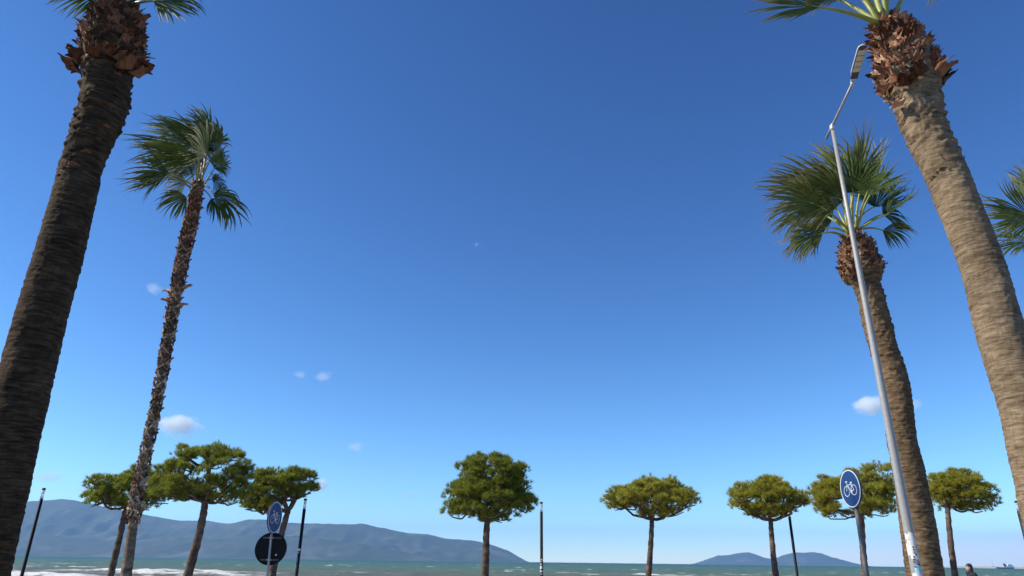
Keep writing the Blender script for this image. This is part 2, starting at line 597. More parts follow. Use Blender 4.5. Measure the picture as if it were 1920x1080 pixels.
    mf.inputs[7].default_value = (0.68, 0.68, 0.66, 1)
    L.new(mf.outputs[2], b.inputs['Base Color'])
    rg = N(nt, 'ShaderNodeMapRange')
    rg.inputs['To Min'].default_value = 0.45
    rg.inputs['To Max'].default_value = 0.95
    L.new(mxf.outputs[0], rg.inputs['Value'])
    L.new(rg.outputs[0], b.inputs['Roughness'])
    b.inputs['Specular IOR Level'].default_value = 0.10
    mp3 = N(nt, 'ShaderNodeMapping')
    mp3.inputs['Scale'].default_value = (0.5, 1.3, 1)
    L.new(tc.outputs['Object'], mp3.inputs['Vector'])
    n3 = N(nt, 'ShaderNodeTexNoise', Scale=1.0, Detail=4.0)
    L.new(mp3.outputs['Vector'], n3.inputs['Vector'])
    bp = N(nt, 'ShaderNodeBump', Strength=0.8, Distance=0.5)
    L.new(n3.outputs['Fac'], bp.inputs['Height'])
    L.new(bp.outputs['Normal'], b.inputs['Normal'])
    o = obj('sea', me, mt, kind='structure')
    o.location.z = SEA_Z


sea()


# ------------------------------------------------------------------ hills across the bay
def terrain_mat(name, c1, c2, c3):
    m, nt, b = mat_new(name)
    tc = N(nt, 'ShaderNodeTexCoord')
    n1 = N(nt, 'ShaderNodeTexNoise', Scale=0.0016, Detail=8.0, Roughness=0.62)
    nt.links.new(tc.outputs['Object'], n1.inputs['Vector'])
    r = ramp(nt, [(0.32, c1), (0.52, c2), (0.70, c3)], n1.outputs['Fac'])
    nt.links.new(r.outputs['Color'], b.inputs['Base Color'])
    b.inputs['Roughness'].default_value = 1.0
    b.inputs['Specular IOR Level'].default_value = 0.05
    return m


def ridge(name, prof, y_ridge, depth, mat, seed, rough=0.24, ncol=360):
    """A range whose crest follows prof = [(px, py)], with spurs and gullies running down to the sea."""
    pxs = np.array([p[0] for p in prof], float)
    pys = np.array([fy(p[0], p[1]) for p in prof], float)
    us = np.linspace(pxs[0], pxs[-1], ncol)
    hs = np.interp(us, pxs, pys)
    k = np.ones(5) / 5
    hs[2:-2] = np.convolve(hs, k, 'valid')
    crest = [at(u, h, y_ridge) for u, h in zip(us, hs)]
    nrow = 70
    V = np.zeros((2 * nrow, ncol, 3))
    for j, c in enumerate(crest):
        H = max(c.z - SEA_Z, 4.0)
        slope_x = c.x / c.y
        for i in range(2 * nrow):
            v = i / (nrow - 1)
            if v <= 1:
                Y = y_ridge - depth * (1 - v)
                f = v ** 0.85
            else:
                Y = y_ridge + depth * (v - 1)
                f = max(0, 1 - (v - 1)) ** 0.9
            V[i, j] = (slope_x * y_ridge + 0.0, Y, H * f)
    X, Y = V[..., 0], V[..., 1]
    dist = np.minimum(np.abs(Y - y_ridge) / depth, 1)
    Hm = V[..., 2].max(0)[None, :]
    sp = np.abs(vnoise(X / 620 + seed, Y / 2300)) * 0.9 + 0.5 * np.abs(vnoise(X / 260, Y / 900 + seed)) + 0.25 * vnoise(X / 110, Y / 240)
    V[..., 2] -= rough * Hm * sp * np.sin(np.pi * np.clip(dist, 0, 1)) ** 0.8
    V[..., 2] += 6.0 * vnoise(X / 90, Y / 90) * (1 - dist)
    V[..., 2] += SEA_Z - 3
    i = np.arange(2 * nrow - 1)[:, None] * ncol + np.arange(ncol - 1)[None, :]
    F = np.stack([i, i + 1, i + ncol + 1, i + ncol], -1).reshape(-1, 4)
    return obj(name, mesh_np(name, V.reshape(-1, 3), F, True), mat, kind='structure')


hillmat = terrain_mat('scrub_hillside', (0.032, 0.045, 0.03), (0.055, 0.066, 0.045), (0.14, 0.14, 0.115))
MAIN = [(-260, 975), (-160, 950), (-80, 938), (0, 934), (52, 930), (113, 927), (157, 933), (200, 945), (260, 958), (333, 972), (383, 973), (433, 980), (465, 972), (494, 972), (533, 980), (578, 981), (650, 985), (680, 984), (714, 992), (761, 1002), (800, 1005), (832, 1014), (884, 1018), (925, 1028), (956, 1040), (977, 1053), (990, 1061.5)]
ridge('hills', MAIN, 10500, 1900, hillmat, 3.0)
NEAR = [(-260, 1005), (-100, 985), (40, 985), (130, 1000), (230, 1010), (330, 1002), (420, 1012), (520, 1003), (600, 1010), (690, 1024), (760, 1040), (830, 1056)]
ridge('hills', NEAR, 8700, 900, hillmat, 8.0, rough=0.22)
ISL = [(1308, 1061.8), (1322, 1053), (1345, 1045), (1365, 1043), (1395, 1037), (1405, 1037), (1420, 1042), (1440, 1048), (1455, 1047), (1470, 1040), (1490, 1035), (1510, 1035.5), (1525, 1033), (1540, 1035), (1560, 1042), (1585, 1048), (1600, 1054), (1609, 1058)]
ridge('island', ISL, 14500, 900, hillmat, 5.0, rough=0.14)

# ------------------------------------------------------------------ the air
HAZE_DENS = 4.9e-5


def haze():
    b = MB()
    b.box((-26000, -7000, -6.0), (26000, 24500, 1050.0))
    m = bpy.data.materials.new('sea_haze')
    m.use_nodes = True
    nt = m.node_tree
    nt.nodes.clear()
    out = nt.nodes.new('ShaderNodeOutputMaterial')
    pv = nt.nodes.new('ShaderNodeVolumePrincipled')
    pv.inputs['Color'].default_value = (0.36, 0.62, 1.0, 1)
    pv.inputs['Density'].default_value = HAZE_DENS
    pv.inputs['Anisotropy'].default_value = 0.15
    nt.links.new(pv.outputs[0], out.inputs['Volume'])
    b.build('haze', m, kind='stuff')


haze()


# ------------------------------------------------------------------ clouds and moon
def cloud_mat(name, dens):
    m = bpy.data.materials.new(name)
    m.use_nodes = True
    nt = m.node_tree
    L = nt.links
    nt.nodes.clear()
    out = nt.nodes.new('ShaderNodeOutputMaterial')
    pv = nt.nodes.new('ShaderNodeVolumePrincipled')
    pv.inputs['Color'].default_value = (1.0, 1.0, 1.0, 1)
    pv.inputs['Anisotropy'].default_value = 0.0
    tc = N(nt, 'ShaderNodeTexCoord')
    oi = N(nt, 'ShaderNodeObjectInfo')
    ln = N(nt, 'ShaderNodeVectorMath', operation='LENGTH')
    L.new(tc.outputs['Object'], ln.inputs[0])
    no = N(nt, 'ShaderNodeTexNoise', noise_dimensions='4D', Scale=1.9, Detail=7.0, Roughness=0.68)
    L.new(tc.outputs['Object'], no.inputs['Vector'])
    wv = N(nt, 'ShaderNodeMath', operation='MULTIPLY')
    wv.inputs[1].default_value = 40.0
    L.new(oi.outputs['Random'], wv.inputs[0])
    L.new(wv.outputs[0], no.inputs['W'])
    # density = clamp(noise * 2.2 - radius) : ragged towards the rim
    a = N(nt, 'ShaderNodeMath', operation='MULTIPLY_ADD')
    a.inputs[1].default_value = 2.6
    L.new(no.outputs['Fac'], a.inputs[0])
    sb = N(nt, 'ShaderNodeMath', operation='MULTIPLY_ADD')
    sb.inputs[1].default_value = -1.55
    sb.inputs[2].default_value = -0.28
    L.new(ln.outputs['Value'], sb.inputs[0])
    L.new(sb.outputs[0], a.inputs[2])
    sh = N(nt, 'ShaderNodeMath', operation='MULTIPLY')
    sh.inputs[1].default_value = 1.8
    L.new(a.outputs[0], sh.inputs[0])
    cl = N(nt, 'ShaderNodeClamp')
    L.new(sh.outputs[0], cl.inputs['Value'])
    md = N(nt, 'ShaderNodeMath', operation='MULTIPLY')
    md.inputs[1].default_value = dens
    L.new(cl.outputs[0], md.inputs[0])
    L.new(md.outputs[0], pv.inputs['Density'])
    L.new(pv.outputs[0], out.inputs['Volume'])
    return m


CLOUD_Y = 11000.0
cm_thick = cloud_mat('cloud_vapour', 0.0085)
cm_thin = cloud_mat('thin_cloud_vapour', 0.0024)


def cloud(px, py, w, h, thick, label, seed):
    bm = bmesh.new()
    bmesh.ops.create_icosphere(bm, subdivisions=3, radius=1.0)
    me = bpy.data.meshes.new('cloud')
    bm.to_mesh(me)
    bm.free()
    p = at(px, fy(px, py) if py > 800 else py, CLOUD_Y)
    s = mpp(p)
    o = obj('cloud', me, cm_thick if thick else cm_thin, label=label, category='cloud', group='small clouds over the bay')
    o.location = p
    o.scale = (w * s * 0.62, w * s * 0.5, h * s * 0.62)
    o.rotation_euler.z = seed
    return o


cloud(334, 799, 92, 52, True, 'largest white puffy cloud, right of the thin palm trunk', 0.3)
cloud(288, 540, 38, 30, False, 'faint cloud wisp left of the thin palm trunk', 1.1)
cloud(606, 705, 44, 24, False, 'small faint cloud high above the left sign, larger of a pair', 2.2)
cloud(562, 703, 34, 18, False, 'barely visible wisp left of a small faint cloud, high above the left sign', 5.2)
cloud(666, 840, 42, 26, False, 'small pale cloud left of and above the tall round pine', 0.7)
cloud(603, 909, 40, 34, True, 'small white cloud peeping out at the right edge of a pine crown', 1.9)
cloud(770, 932, 44, 22, False, 'pale low cloud left of the tall round pine', 2.9)
cloud(90, 886, 74, 26, False, 'long pale cloud just right of the dark thick palm trunk', 0.1)
cloud(160, 908, 46, 24, False, 'pale cloud at the left edge of the leftmost pine crown', 1.4)
cloud(1632, 761, 70, 46, True, 'white cloud left of the silver street lamp pole', 2.4)
cloud(1718, 758, 36, 28, False, 'pale cloud scrap right of the palm trunk behind the silver lamp pole', 0.9)


def moon():
    Y = 60000.0
    p = at(896, 461, Y)
    r = mpp(p) * 5.6
    bm = bmesh.new()
    bmesh.ops.create_uvsphere(bm, u_segments=32, v_segments=20, radius=r)
    tc_ = (Vector((0, 0, CAM_Z)) - p).normalized()
    bmesh.ops.delete(bm, geom=[v for v in bm.verts if v.co.normalized().dot(tc_) < -0.02], context='VERTS')
    me = bpy.data.meshes.new('moon')
    bm.to_mesh(me)
    bm.free()
    me.polygons.foreach_set('use_smooth', np.ones(len(me.polygons), bool))
    m = bpy.data.materials.new('moon_dust')
    m.use_nodes = True
    nt = m.node_tree
    nt.nodes.clear()
    out = nt.nodes.new('ShaderNodeOutputMaterial')
    tr = nt.nodes.new('ShaderNodeBsdfTransparent')
    df = nt.nodes.new('ShaderNodeBsdfDiffuse')
    no = N(nt, 'ShaderNodeTexNoise', Scale=0.01)
    rr = ramp(nt, [(0.3, (0.06, 0.06, 0.06)), (0.7, (0.10, 0.10, 0.10))], no.outputs['Fac'])
    nt.links.new(rr.outputs['Color'], df.inputs['Color'])
    a = nt.nodes.new('ShaderNodeAddShader')
    nt.links.new(tr.outputs[0], a.inputs[0])
    nt.links.new(df.outputs[0], a.inputs[1])
    nt.links.new(a.outputs[0], out.inputs['Surface'])
    o = obj('moon', me, m, label='faint daytime crescent moon alone in the middle of the sky', category='moon')
    o.location = p


moon()


# ------------------------------------------------------------------ palms
def catmull(P, n):
    P = np.asarray(P, float)
    Q = np.vstack([2 * P[0] - P[1], P, 2 * P[-1] - P[-2]])
    out = []
    k = len(P) - 1
    for t in np.linspace(0, k, n):
        i = min(int(t), k - 1)
        u = t - i
        a, b, c, d = Q[i], Q[i + 1], Q[i + 2], Q[i + 3]
        out.append(0.5 * ((2 * b) + (-a + c) * u + (2 * a - 5 * b + 4 * c - d) * u * u + (-a + 3 * b - 3 * c + d) * u ** 3))
    return np.array(out)


class Trunk:
    """Palm stem along photo points [(px, py, width_px)] from the top down, standing on the plane Y."""

    def __init__(self, pts, Y, perp=0.96):
        P = []
        for px, py, w in pts:
            p = at(px, py, Y)
            P.append((p.x, p.y, p.z, w * perp * mpp(p) / 2 / math.sqrt(1 + ((px - 960) / FPX) ** 2)))      # wide-angle stretch taken out
        P.sort(key=lambda q: q[2])
        lo = P[0]
        if lo[2] > 0.05:
            nx = P[1]
            k = (lo[0] - nx[0]) / (nx[2] - lo[2])
            z = -0.05
            P.insert(0, (lo[0] + 0.5 * k * (lo[2] - z), Y, z, lo[3] * 1.18))
        self.c = catmull(P, 240)
        self.c[:, 3] = np.maximum(self.c[:, 3], 0.05)
        self.base = Vector((self.c[0][0], self.c[0][1], 0.0))
        self.top = self.c[-1]

    def at_z(self, z):
        zz = self.c[:, 2]
        x = np.interp(z, zz, self.c[:, 0])
        y = np.interp(z, zz, self.c[:, 1])
        r = np.interp(z, zz, self.c[:, 3])
        dz = 0.15
        t = Vector((np.interp(z + dz, zz, self.c[:, 0]) - np.interp(z - dz, zz, self.c[:, 0]), 0, 2 * dz)).normalized()
        return Vector((x, y, z)), float(r), t

    def mesh(self, parent, mat, nz=420, na=72, ring=0.014, rough=0.010, freq=16.0, seed=0.0, ragged=None):
        z0, z1 = self.c[0, 2], self.c[-1, 2]
        zs = np.linspace(z0, z1, nz)
        x = np.interp(zs, self.c[:, 2], self.c[:, 0])
        y = np.interp(zs, self.c[:, 2], self.c[:, 1])
        r = np.interp(zs, self.c[:, 2], self.c[:, 3])
        A = np.linspace(0, 2 * math.pi, na, endpoint=False)
        Z, AA = np.meshgrid(zs, A, indexing='ij')
        ca, sa = np.cos(AA), np.sin(AA)
        rr = np.repeat(r[:, None], na, 1)
        wob = 0.035 * vnoise(ca * 1.6 + seed, sa * 1.6, Z * 0.8)
        rings = vnoise(ca * 2.6 + 7, sa * 2.6 + seed, (Z + wob) * freq)
        saw = 1 - np.abs(((Z + wob * 1.5) * freq * 0.45 + 0.35 * vnoise(ca * 2, sa * 2, Z * 1.5)) % 1.0 * 2 - 1)
        fine = vnoise(ca * 9, sa * 9 + seed, Z * 26)
        big = 0.05 * vnoise(ca * 0.8 + seed * 3, sa * 0.8, Z * 0.7) + 0.022 * vnoise(ca * 2.1 + seed, sa * 2.1, Z * 2.6)
        frag = vnoise(ca * 4.5 + seed, sa * 4.5, (Z + wob) * freq * 1.7)
        rr = rr * (1 + big) + ring * (0.35 * rings + 0.3 * frag) + 0.07 * ring * saw * (1 + vnoise(ca * 2 + 3, sa * 2, Z * 2)) + rough * fine
        if ragged:
            za, zb, amp = ragged
            m = np.clip((Z - za) / max(zb - za, 0.01), 0, 1)
            rr += m * amp * np.maximum(0, vnoise(ca * 5, sa * 5, Z * 14)) * 1.4
        bx, by = self.base.x, self.base.y
        V = np.stack([x[:, None] - bx + ca * rr, y[:, None] - by + sa * rr, Z - self.base.z], -1).reshape(-1, 3)
        i = np.arange(nz - 1)[:, None] * na
        j = np.arange(na)[None, :]
        j2 = (j + 1) % na
        F = np.stack([i + j, i + j2, i + na + j2, i + na + j], -1).reshape(-1, 4)
        me = mesh_np('trunk', V, F, True)
        return obj('trunk', me, mat, parent)


def boot_mesh(kind, seed):
    """A dry leaf base. flap: broad torn plate curling away; split: forked stub as on slim fan palms."""
    rg = random.Random(seed)
    if kind == 'flap':
        nu, nv = 5, 7
        W, H = rg.uniform(0.085, 0.14), rg.uniform(0.15, 0.24)
        curl = rg.uniform(0.15, 0.6)
        skew = rg.uniform(-0.05, 0.05)
        v, f = [], []
        ends = [rg.uniform(0.6, 1.2) for _ in range(nu)]
        for side in (0, 1):
            for i in range(nv):
                t = i / (nv - 1)
                for j in range(nu):
                    u = j / (nu - 1) * 2 - 1
                    tt = t * (1 + (ends[j] - 1) * t)
                    w = W * (1.0 - 0.22 * t + 0.12 * math.sin(t * 7 + seed)) * (1 - 0.18 * side)
                    x = u * w + skew * t * t
                    z = tt * H * (1 - 0.25 * curl * t)
                    y = 0.015 + curl * H * tt ** 2 * 0.85 - 0.035 * u * u * (1 - t * 1.7) + 0.02 * math.sin(u * 3 + t * 5 + seed)
                    th = 0.022 * (1 - t) + 0.006
                    if side:
                        y -= th
                        z += th * 0.3
                    v.append((x, y, z))
        n = nu * nv
        for i in range(nv - 1):
            for j in range(nu - 1):
                a = i * nu + j
                f.append((a, a + 1, a + nu + 1, a + nu))
                f.append((n + a, n + a + nu, n + a + nu + 1, n + a + 1))
        ring = [j for j in range(nu)] + [i * nu + nu - 1 for i in range(1, nv)] + [(nv - 1) * nu + j for j in range(nu - 2, -1, -1)] + [i * nu for i in range(nv - 2, 0, -1)]
        for a, b in zip(ring, ring[1:] + ring[:1]):
            f.append((b, a, n + a, n + b))
        return mesh_np('leaf_base', v, f, True)
    mb = MB()
    # two legs running up and together to a stub that sticks out of the stem
    S = rg.uniform(0.02, 0.055)
    up = rg.uniform(0.15, 0.20)
    for sgn in (-1, 1):
        pts = [(sgn * 0.125, -0.045, 0.0), (sgn * 0.085, 0.0, up * 0.45), (sgn * 0.03, 0.022, up * 0.9), (sgn * 0.012, 0.03 + S * 0.5, up * 1.15)]
        hw = [0.035, 0.030, 0.026, 0.018]
        v, f = [], []
        for (x, y, z), h in zip(pts, hw):
            v += [(x - h, y - 0.012, z), (x + h, y - 0.012, z), (x + h * 0.7, y + 0.014, z + 0.01), (x - h * 0.7, y + 0.014, z + 0.01)]
        for i in range(3):
            for k in range(4):
                k2 = (k + 1) % 4
                f.append((i * 4 + k, i * 4 + k2, i * 4 + 4 + k2, i * 4 + 4 + k))
        f += [(3, 2, 1, 0), (12, 13, 14, 15)]
        mb.add(v, f)
    a = rg.uniform(-0.02, 0.02)
    mb.tube([(0, 0.0, up * 0.75), (a, 0.035, up * 1.0), (a * 2, 0.03 + S, up * 1.2 + rg.uniform(-0.01, 0.05))], [0.034, 0.028, 0.02], 6)
    v = np.array(mb.v)
    return mesh_np('leaf_base', v, mb.f)


FLAPS = [boot_mesh('flap', s) for s in range(6)]
SPLITS = [boot_mesh('split', s) for s in range(5)]
_with = {}


def with_mat(me, mat):
    k = (me.name, mat.name)
    if k not in _with:
        m = me.copy()
        m.materials.clear()
        m.materials.append(mat)
        _with[k] = m
    return _with[k]


def place_boot(parent, me, trunk, z, ang, extra_r, tilt, scale, spin, roll=0.0):
    c, r, t = trunk.at_z(z)
    out = Vector((math.cos(ang), math.sin(ang), 0))
    out = (out - t * out.dot(t)).normalized()
    tan = out.cross(t).normalized()      # local x, y, z = tan, out, up
    M = Matrix((tan, out, t)).transposed().to_4x4()
    M = Matrix.Translation(c + out * (r + extra_r) - parent.location) @ M @ Matrix.Rotation(tilt, 4, 'X') @ Matrix.Rotation(spin, 4, 'Y') @ Matrix.Rotation(roll, 4, 'Z')
    s = scale if hasattr(scale, '__len__') else (scale,) * 3
    M = M @ Matrix.Diagonal((*s, 1))
    o = bpy.data.objects.new('leaf_base', me)
    C.objects.link(o)
    o.parent = parent
    o.matrix_local = M
    return o


WIND = Vector((-1.0, 0.10, 0.10)).normalized()


def frond(parent, base, hub, axis, L, tocam, mat, pmat, spread=80, face=0.8, wind=0.5, droop=0.25, seed=0, nseg=46, sag=0.12, pr=(0.035, 0.014), petiole=True):
    """Fan leaf: a stalk from base to hub and nseg pleated blades streaming from the hub."""
    rg = random.Random(seed)
    axis = axis.normalized()
    side0 = axis.cross(tocam).normalized()
    perp = side0.cross(axis).normalized()            # the plane normal that faces the camera
    ang = math.acos(max(0.05, min(1, face)))
    n = (perp * math.cos(ang) + side0 * math.sin(ang) * rg.choice((-1, 1))).normalized()
    b = n.cross(axis).normalized()
    clump = [Vector((rg.gauss(0, 1), rg.gauss(0, 1), rg.gauss(0, 1))) * 0.22 for _ in range(8)]
    nseg = int(13 + spread * 0.36)
    V, F, T = [], [], []
    K = 9
    dphi = 2 * R(spread) / (nseg - 1)
    for k in range(nseg):
        phi = -R(spread) + k * dphi + rg.gauss(0, 0.12 * dphi)
        rel = abs(phi) / R(spread)
        Lk = L * (1 - 0.38 * rel ** 1.6) * rg.uniform(0.82, 1.06)
        d = (axis * math.cos(phi) + b * math.sin(phi) + n * (0.22 * rel + 0.05 * (k % 2))).normalized()
        p = Vector(hub) + d * 0.015
        wk = wind * rg.uniform(0.6, 1.4)
        gk = droop * rg.uniform(0.5, 1.7) * 1.35
        jit = Vector((rg.gauss(0, 1), rg.gauss(0, 1), rg.gauss(0, 1))) * 0.11 + clump[k * 7 // nseg]
        i0 = len(V)
        for s in range(K + 1):
            t = s / K
            fan = 2 * t * Lk * math.tan(dphi / 2) * 1.15
            wmax = 2 * 0.56 * Lk * math.tan(dphi / 2) * 1.2
            w = min(max(fan, 0.006), wmax) if t < 0.56 else wmax * max(0.0, (1 - (t - 0.56) / 0.44)) ** 0.9
            w = w + 0.0022 * (1 - t)
            sd = d.cross(n)
            sd = sd.normalized() if sd.length > 1e-4 else b
            nn = sd.cross(d).normalized()
            V += [p - sd * w * 0.5, p + nn * w * 0.28, p + sd * w * 0.5]
            T += [t] * 3
            if s < K:
                st = Lk / K
                bend = t ** 1.3
                d = (d + (WIND * wk + Vector((0, 0, -1)) * gk + jit) * bend * 0.42).normalized()
                p = p + d * st
        for s in range(K):
            a = i0 + s * 3
            F += [(a, a + 1, a + 4, a + 3), (a + 1, a + 2, a + 5, a + 4)]
    off = parent.location
    V = np.array(V) - np.array(off)
    me = mesh_np('frond', V, np.array(F))
    at_ = me.attributes.new('t', 'FLOAT', 'POINT')
    at_.data.foreach_set('value', np.array(T, np.float32))
    o = obj('frond', me, mat, parent)
    if petiole:
        base, hub = Vector(base), Vector(hub)
        up = Vector((0, 0, 1))
        m1 = base.lerp(hub, 0.5) + up * sag * (hub - base).length
        pts = []
        for i in range(9):
            t = i / 8
            pts.append(base * (1 - t) ** 2 + m1 * 2 * t * (1 - t) + hub * t * t)
        pts.append(hub + axis * L * 0.22)
        mb = MB()
        mb.tube(pts, [pr[0] + (pr[1] - pr[0]) * (i / 8) for i in range(9)] + [0.004], 7)
        mb.build('petiole', pmat, o, True, off)
    return o


def crown(parent, Y, base_px, fronds, mat, pmat, seed=0, pr=(0.035, 0.014)):
    """fronds: (hub_px, hub_py, dx, dy, len_px, dY, options)"""
    b0 = at(base_px[0], base_px[1], Y)
    rg = random.Random(seed)
    for k, (hx, hy, dx, dy, ln, dY, op) in enumerate(fronds):
        hub = at(hx, hy, Y + dY)
        s = mpp(hub)
        tip = at(hx + dx * 60, hy - dy * 60, Y + dY)
        ax = (tip - hub).normalized()
        ax = (ax + Vector((0, op.get('yaw', rg.uniform(-0.35, 0.35)), 0))).normalized()
        tocam = (Vector((0, 0, CAM_Z)) - hub).normalized()
        base = b0 + Vector((rg.uniform(-0.1, 0.1), rg.uniform(-0.1, 0.1), rg.uniform(-0.08, 0.05)))
        o2 = {k_: v for k_, v in op.items() if k_ in ('spread', 'face', 'wind', 'droop', 'nseg', 'sag')}
        frond(parent, base, hub, ax, ln * s * 1.2, tocam, op.get('mat', mat), pmat, seed=seed * 100 + k, pr=pr, **o2)


def boot_ring(parent, trunk, z_lo, z_hi, n, mats, r_prof, scale, seed, tilt=(-0.25, 0.15)):
    """Overlapping dry leaf bases in a spiral round the neck of a thick fan palm."""
    rg = random.Random(seed)
    ga = 2.399963
    for k in range(n):
        t = k / (n - 1)
        z = z_lo + (z_hi - z_lo) * t + rg.uniform(-0.03, 0.03)
        er = r_prof(t)
        sc_ = rg.uniform(*scale)
        place_boot(parent, with_mat(rg.choice(FLAPS), rg.choice(mats)), trunk, z, k * ga + rg.uniform(-0.25, 0.25), er, rg.uniform(*tilt), (sc_ * rg.uniform(0.8, 1.3), sc_, sc_), rg.uniform(-0.4, 0.4))


F_, FP = MAT['frond'], MAT['frond_pale']


def scales(parent, trunk, z_lo, z_hi, n, mats, seed, size=(0.25, 0.5)):
    """Worn stumps of old leaf bases, thinning out down the stem."""
    rg = random.Random(seed)
    for k in range(n):
        z = z_hi - (z_hi - z_lo) * rg.random() ** 1.7
        s_ = rg.uniform(*size)
        place_boot(parent, with_mat(rg.choice(FLAPS), rg.choice(mats)), trunk, z, rg.uniform(-3.6, 0.5), -0.012, rg.uniform(-0.25, 0.1), (s_ * 1.5, s_ * 0.6, s_ * 0.7), rg.uniform(-0.3, 0.3))


# --- the thick dark palm at the left edge
P1_Y = 9.0
P1 = Trunk([(224, 20, 60), (220, 45, 95), (211, 80, 116), (206, 106, 116), (201, 124, 100), (194, 200, 97), (156, 300, 84), (141, 360, 88), (110, 480, 100), (76, 600, 106), (46, 720, 113), (8, 870, 124), (-24, 1000, 132), (-44, 1080, 140)], P1_Y)
p1 = empty('palm_tree', P1.base, 'thick dark palm trunk at the left edge, its crown cut off by the frame', 'palm tree', 'fan palms along the promenade')
P1.mesh(p1, MAT['trunk_shaded'], seed=1.0, ring=0.016, ragged=(6.6, 8.4, 0.05))
zt1 = P1.top[2]
scales(p1, P1, zt1 - 3.6, zt1 - 1.25, 75, [MAT['trunk_shaded'], MAT['boot_shaded']], 32)
boot_ring(p1, P1, zt1 - 1.28, zt1 - 0.02, 215, [MAT['boot_shaded'], MAT['boot_shaded'], MAT['boot']], lambda t: 0.0, (0.55, 0.95), 4, tilt=(-0.3, 0.25))
for k, (a, z, s) in enumerate([(-0.35, 1.42, 1.25), (-0.05, 1.30, 1.3), (0.2, 1.38, 1.1), (-0.7, 1.36, 1.1), (-0.5, 1.22, 1.2), (0.0, 1.12, 1.1), (3.3, 1.2, 1.2), (3.0, 1.1, 1.3), (3.6, 1.25, 1.1), (3.2, 0.95, 1.2), (3.5, 1.02, 1.1), (-1.6, 1.3, 1.0), (-2.1, 1.27, 1.0), (-1.1, 1.28, 1.0)]):
    place_boot(p1, with_mat(FLAPS[k % 6], MAT['boot_shaded']), P1, zt1 - z, a, 0.07, -0.55 - 0.1 * (k % 3), s, 0.5 * (-1) ** k)
crown(p1, P1_Y, (224, 16), [
    (192, -12, -1, -0.1, 84, -0.3, dict(spread=75, face=0.7, droop=0.75, wind=0.3)),
    (290, 2, 1, 0.0, 98, -0.3, dict(spread=62, face=0.75, droop=0.6, wind=-0.25)),
    (276, -14, 0.9, 0.2, 96, 0.4, dict(spread=60, face=0.7, droop=0.6, wind=-0.2, mat=FP)),
    (255, -55, 0.5, 0.8, 110, 0.5, dict(spread=85)),
    (215, -85, -0.1, 1, 120, 0.0, dict(spread=85)),
    (160, -60, -0.8, 0.6, 120, 0.3, dict(spread=85)),
    (290, -70, 0.8, 0.5, 110, -0.6, dict(spread=80, wind=0.2)),
    (190, -100, -0.5, 0.9, 120, -0.6, dict(spread=80)),
    (240, -20, 0.3, 0.5, 80, 0.9, dict(spread=80)),
    (205, -18, -0.4, 0.5, 70, 0.9, dict(spread=80)),
], F_, MAT['petiole_pale'], 1, (0.045, 0.016))

# --- the slim palm with criss-cross leaf bases
P2_Y = 14.0
P2 = Trunk([(371, 345, 20), (366, 375, 24), (357, 420, 27), (343, 480, 27), (332, 540, 26), (321, 600, 22), (311, 660, 21), (300, 720, 20), (288, 780, 21), (269, 870, 22), (255, 940, 25), (249, 985, 25), (236, 1080, 30)], P2_Y, 0.74)
p2 = empty('palm_tree', P2.base, 'slim palm with criss-cross leaf stubs all up its trunk and windblown dark green crown', 'palm tree', 'fan palms along the promenade')
P2.mesh(p2, MAT['trunk_grey'], nz=300, na=40, ring=0.008, rough=0.005, freq=12, seed=2.0)
rg = random.Random(5)
z_lo = at(250, 985, P2_Y).z
z_hi = P2.top[2] - 0.05
NB = 290
for k in range(NB):
    t = (k / (NB - 1))
    t = 1 - (1 - t) ** 1.35 if t > 0 else 0
    z = z_lo + (z_hi - z_lo) * t
    young = t > 0.58
    m_ = (rg.choice([MAT['boot_red'], MAT['boot_red'], MAT['boot']]) if young else rg.choice([MAT['boot_grey'], MAT['boot_grey'], MAT['boot_red']]))
    s = rg.uniform(0.9, 1.15) * (1.0 if young else 1.25)
    flat = rg.uniform(0.75, 1.05) * (1.15 if rg.random() < 0.12 else 1)
    s *= min(1.0, (P2.at_z(z)[1] + 0.015) / 0.165) / 1.0 * 1.12
    place_boot(p2, with_mat(rg.choice(SPLITS), m_), P2, z, k * 2.399963 + rg.uniform(-0.15, 0.15), 0.008, rg.uniform(-0.15, 0.05), (s, s * flat, s * (0.8 if young else 1.0)), rg.uniform(-0.2, 0.2))
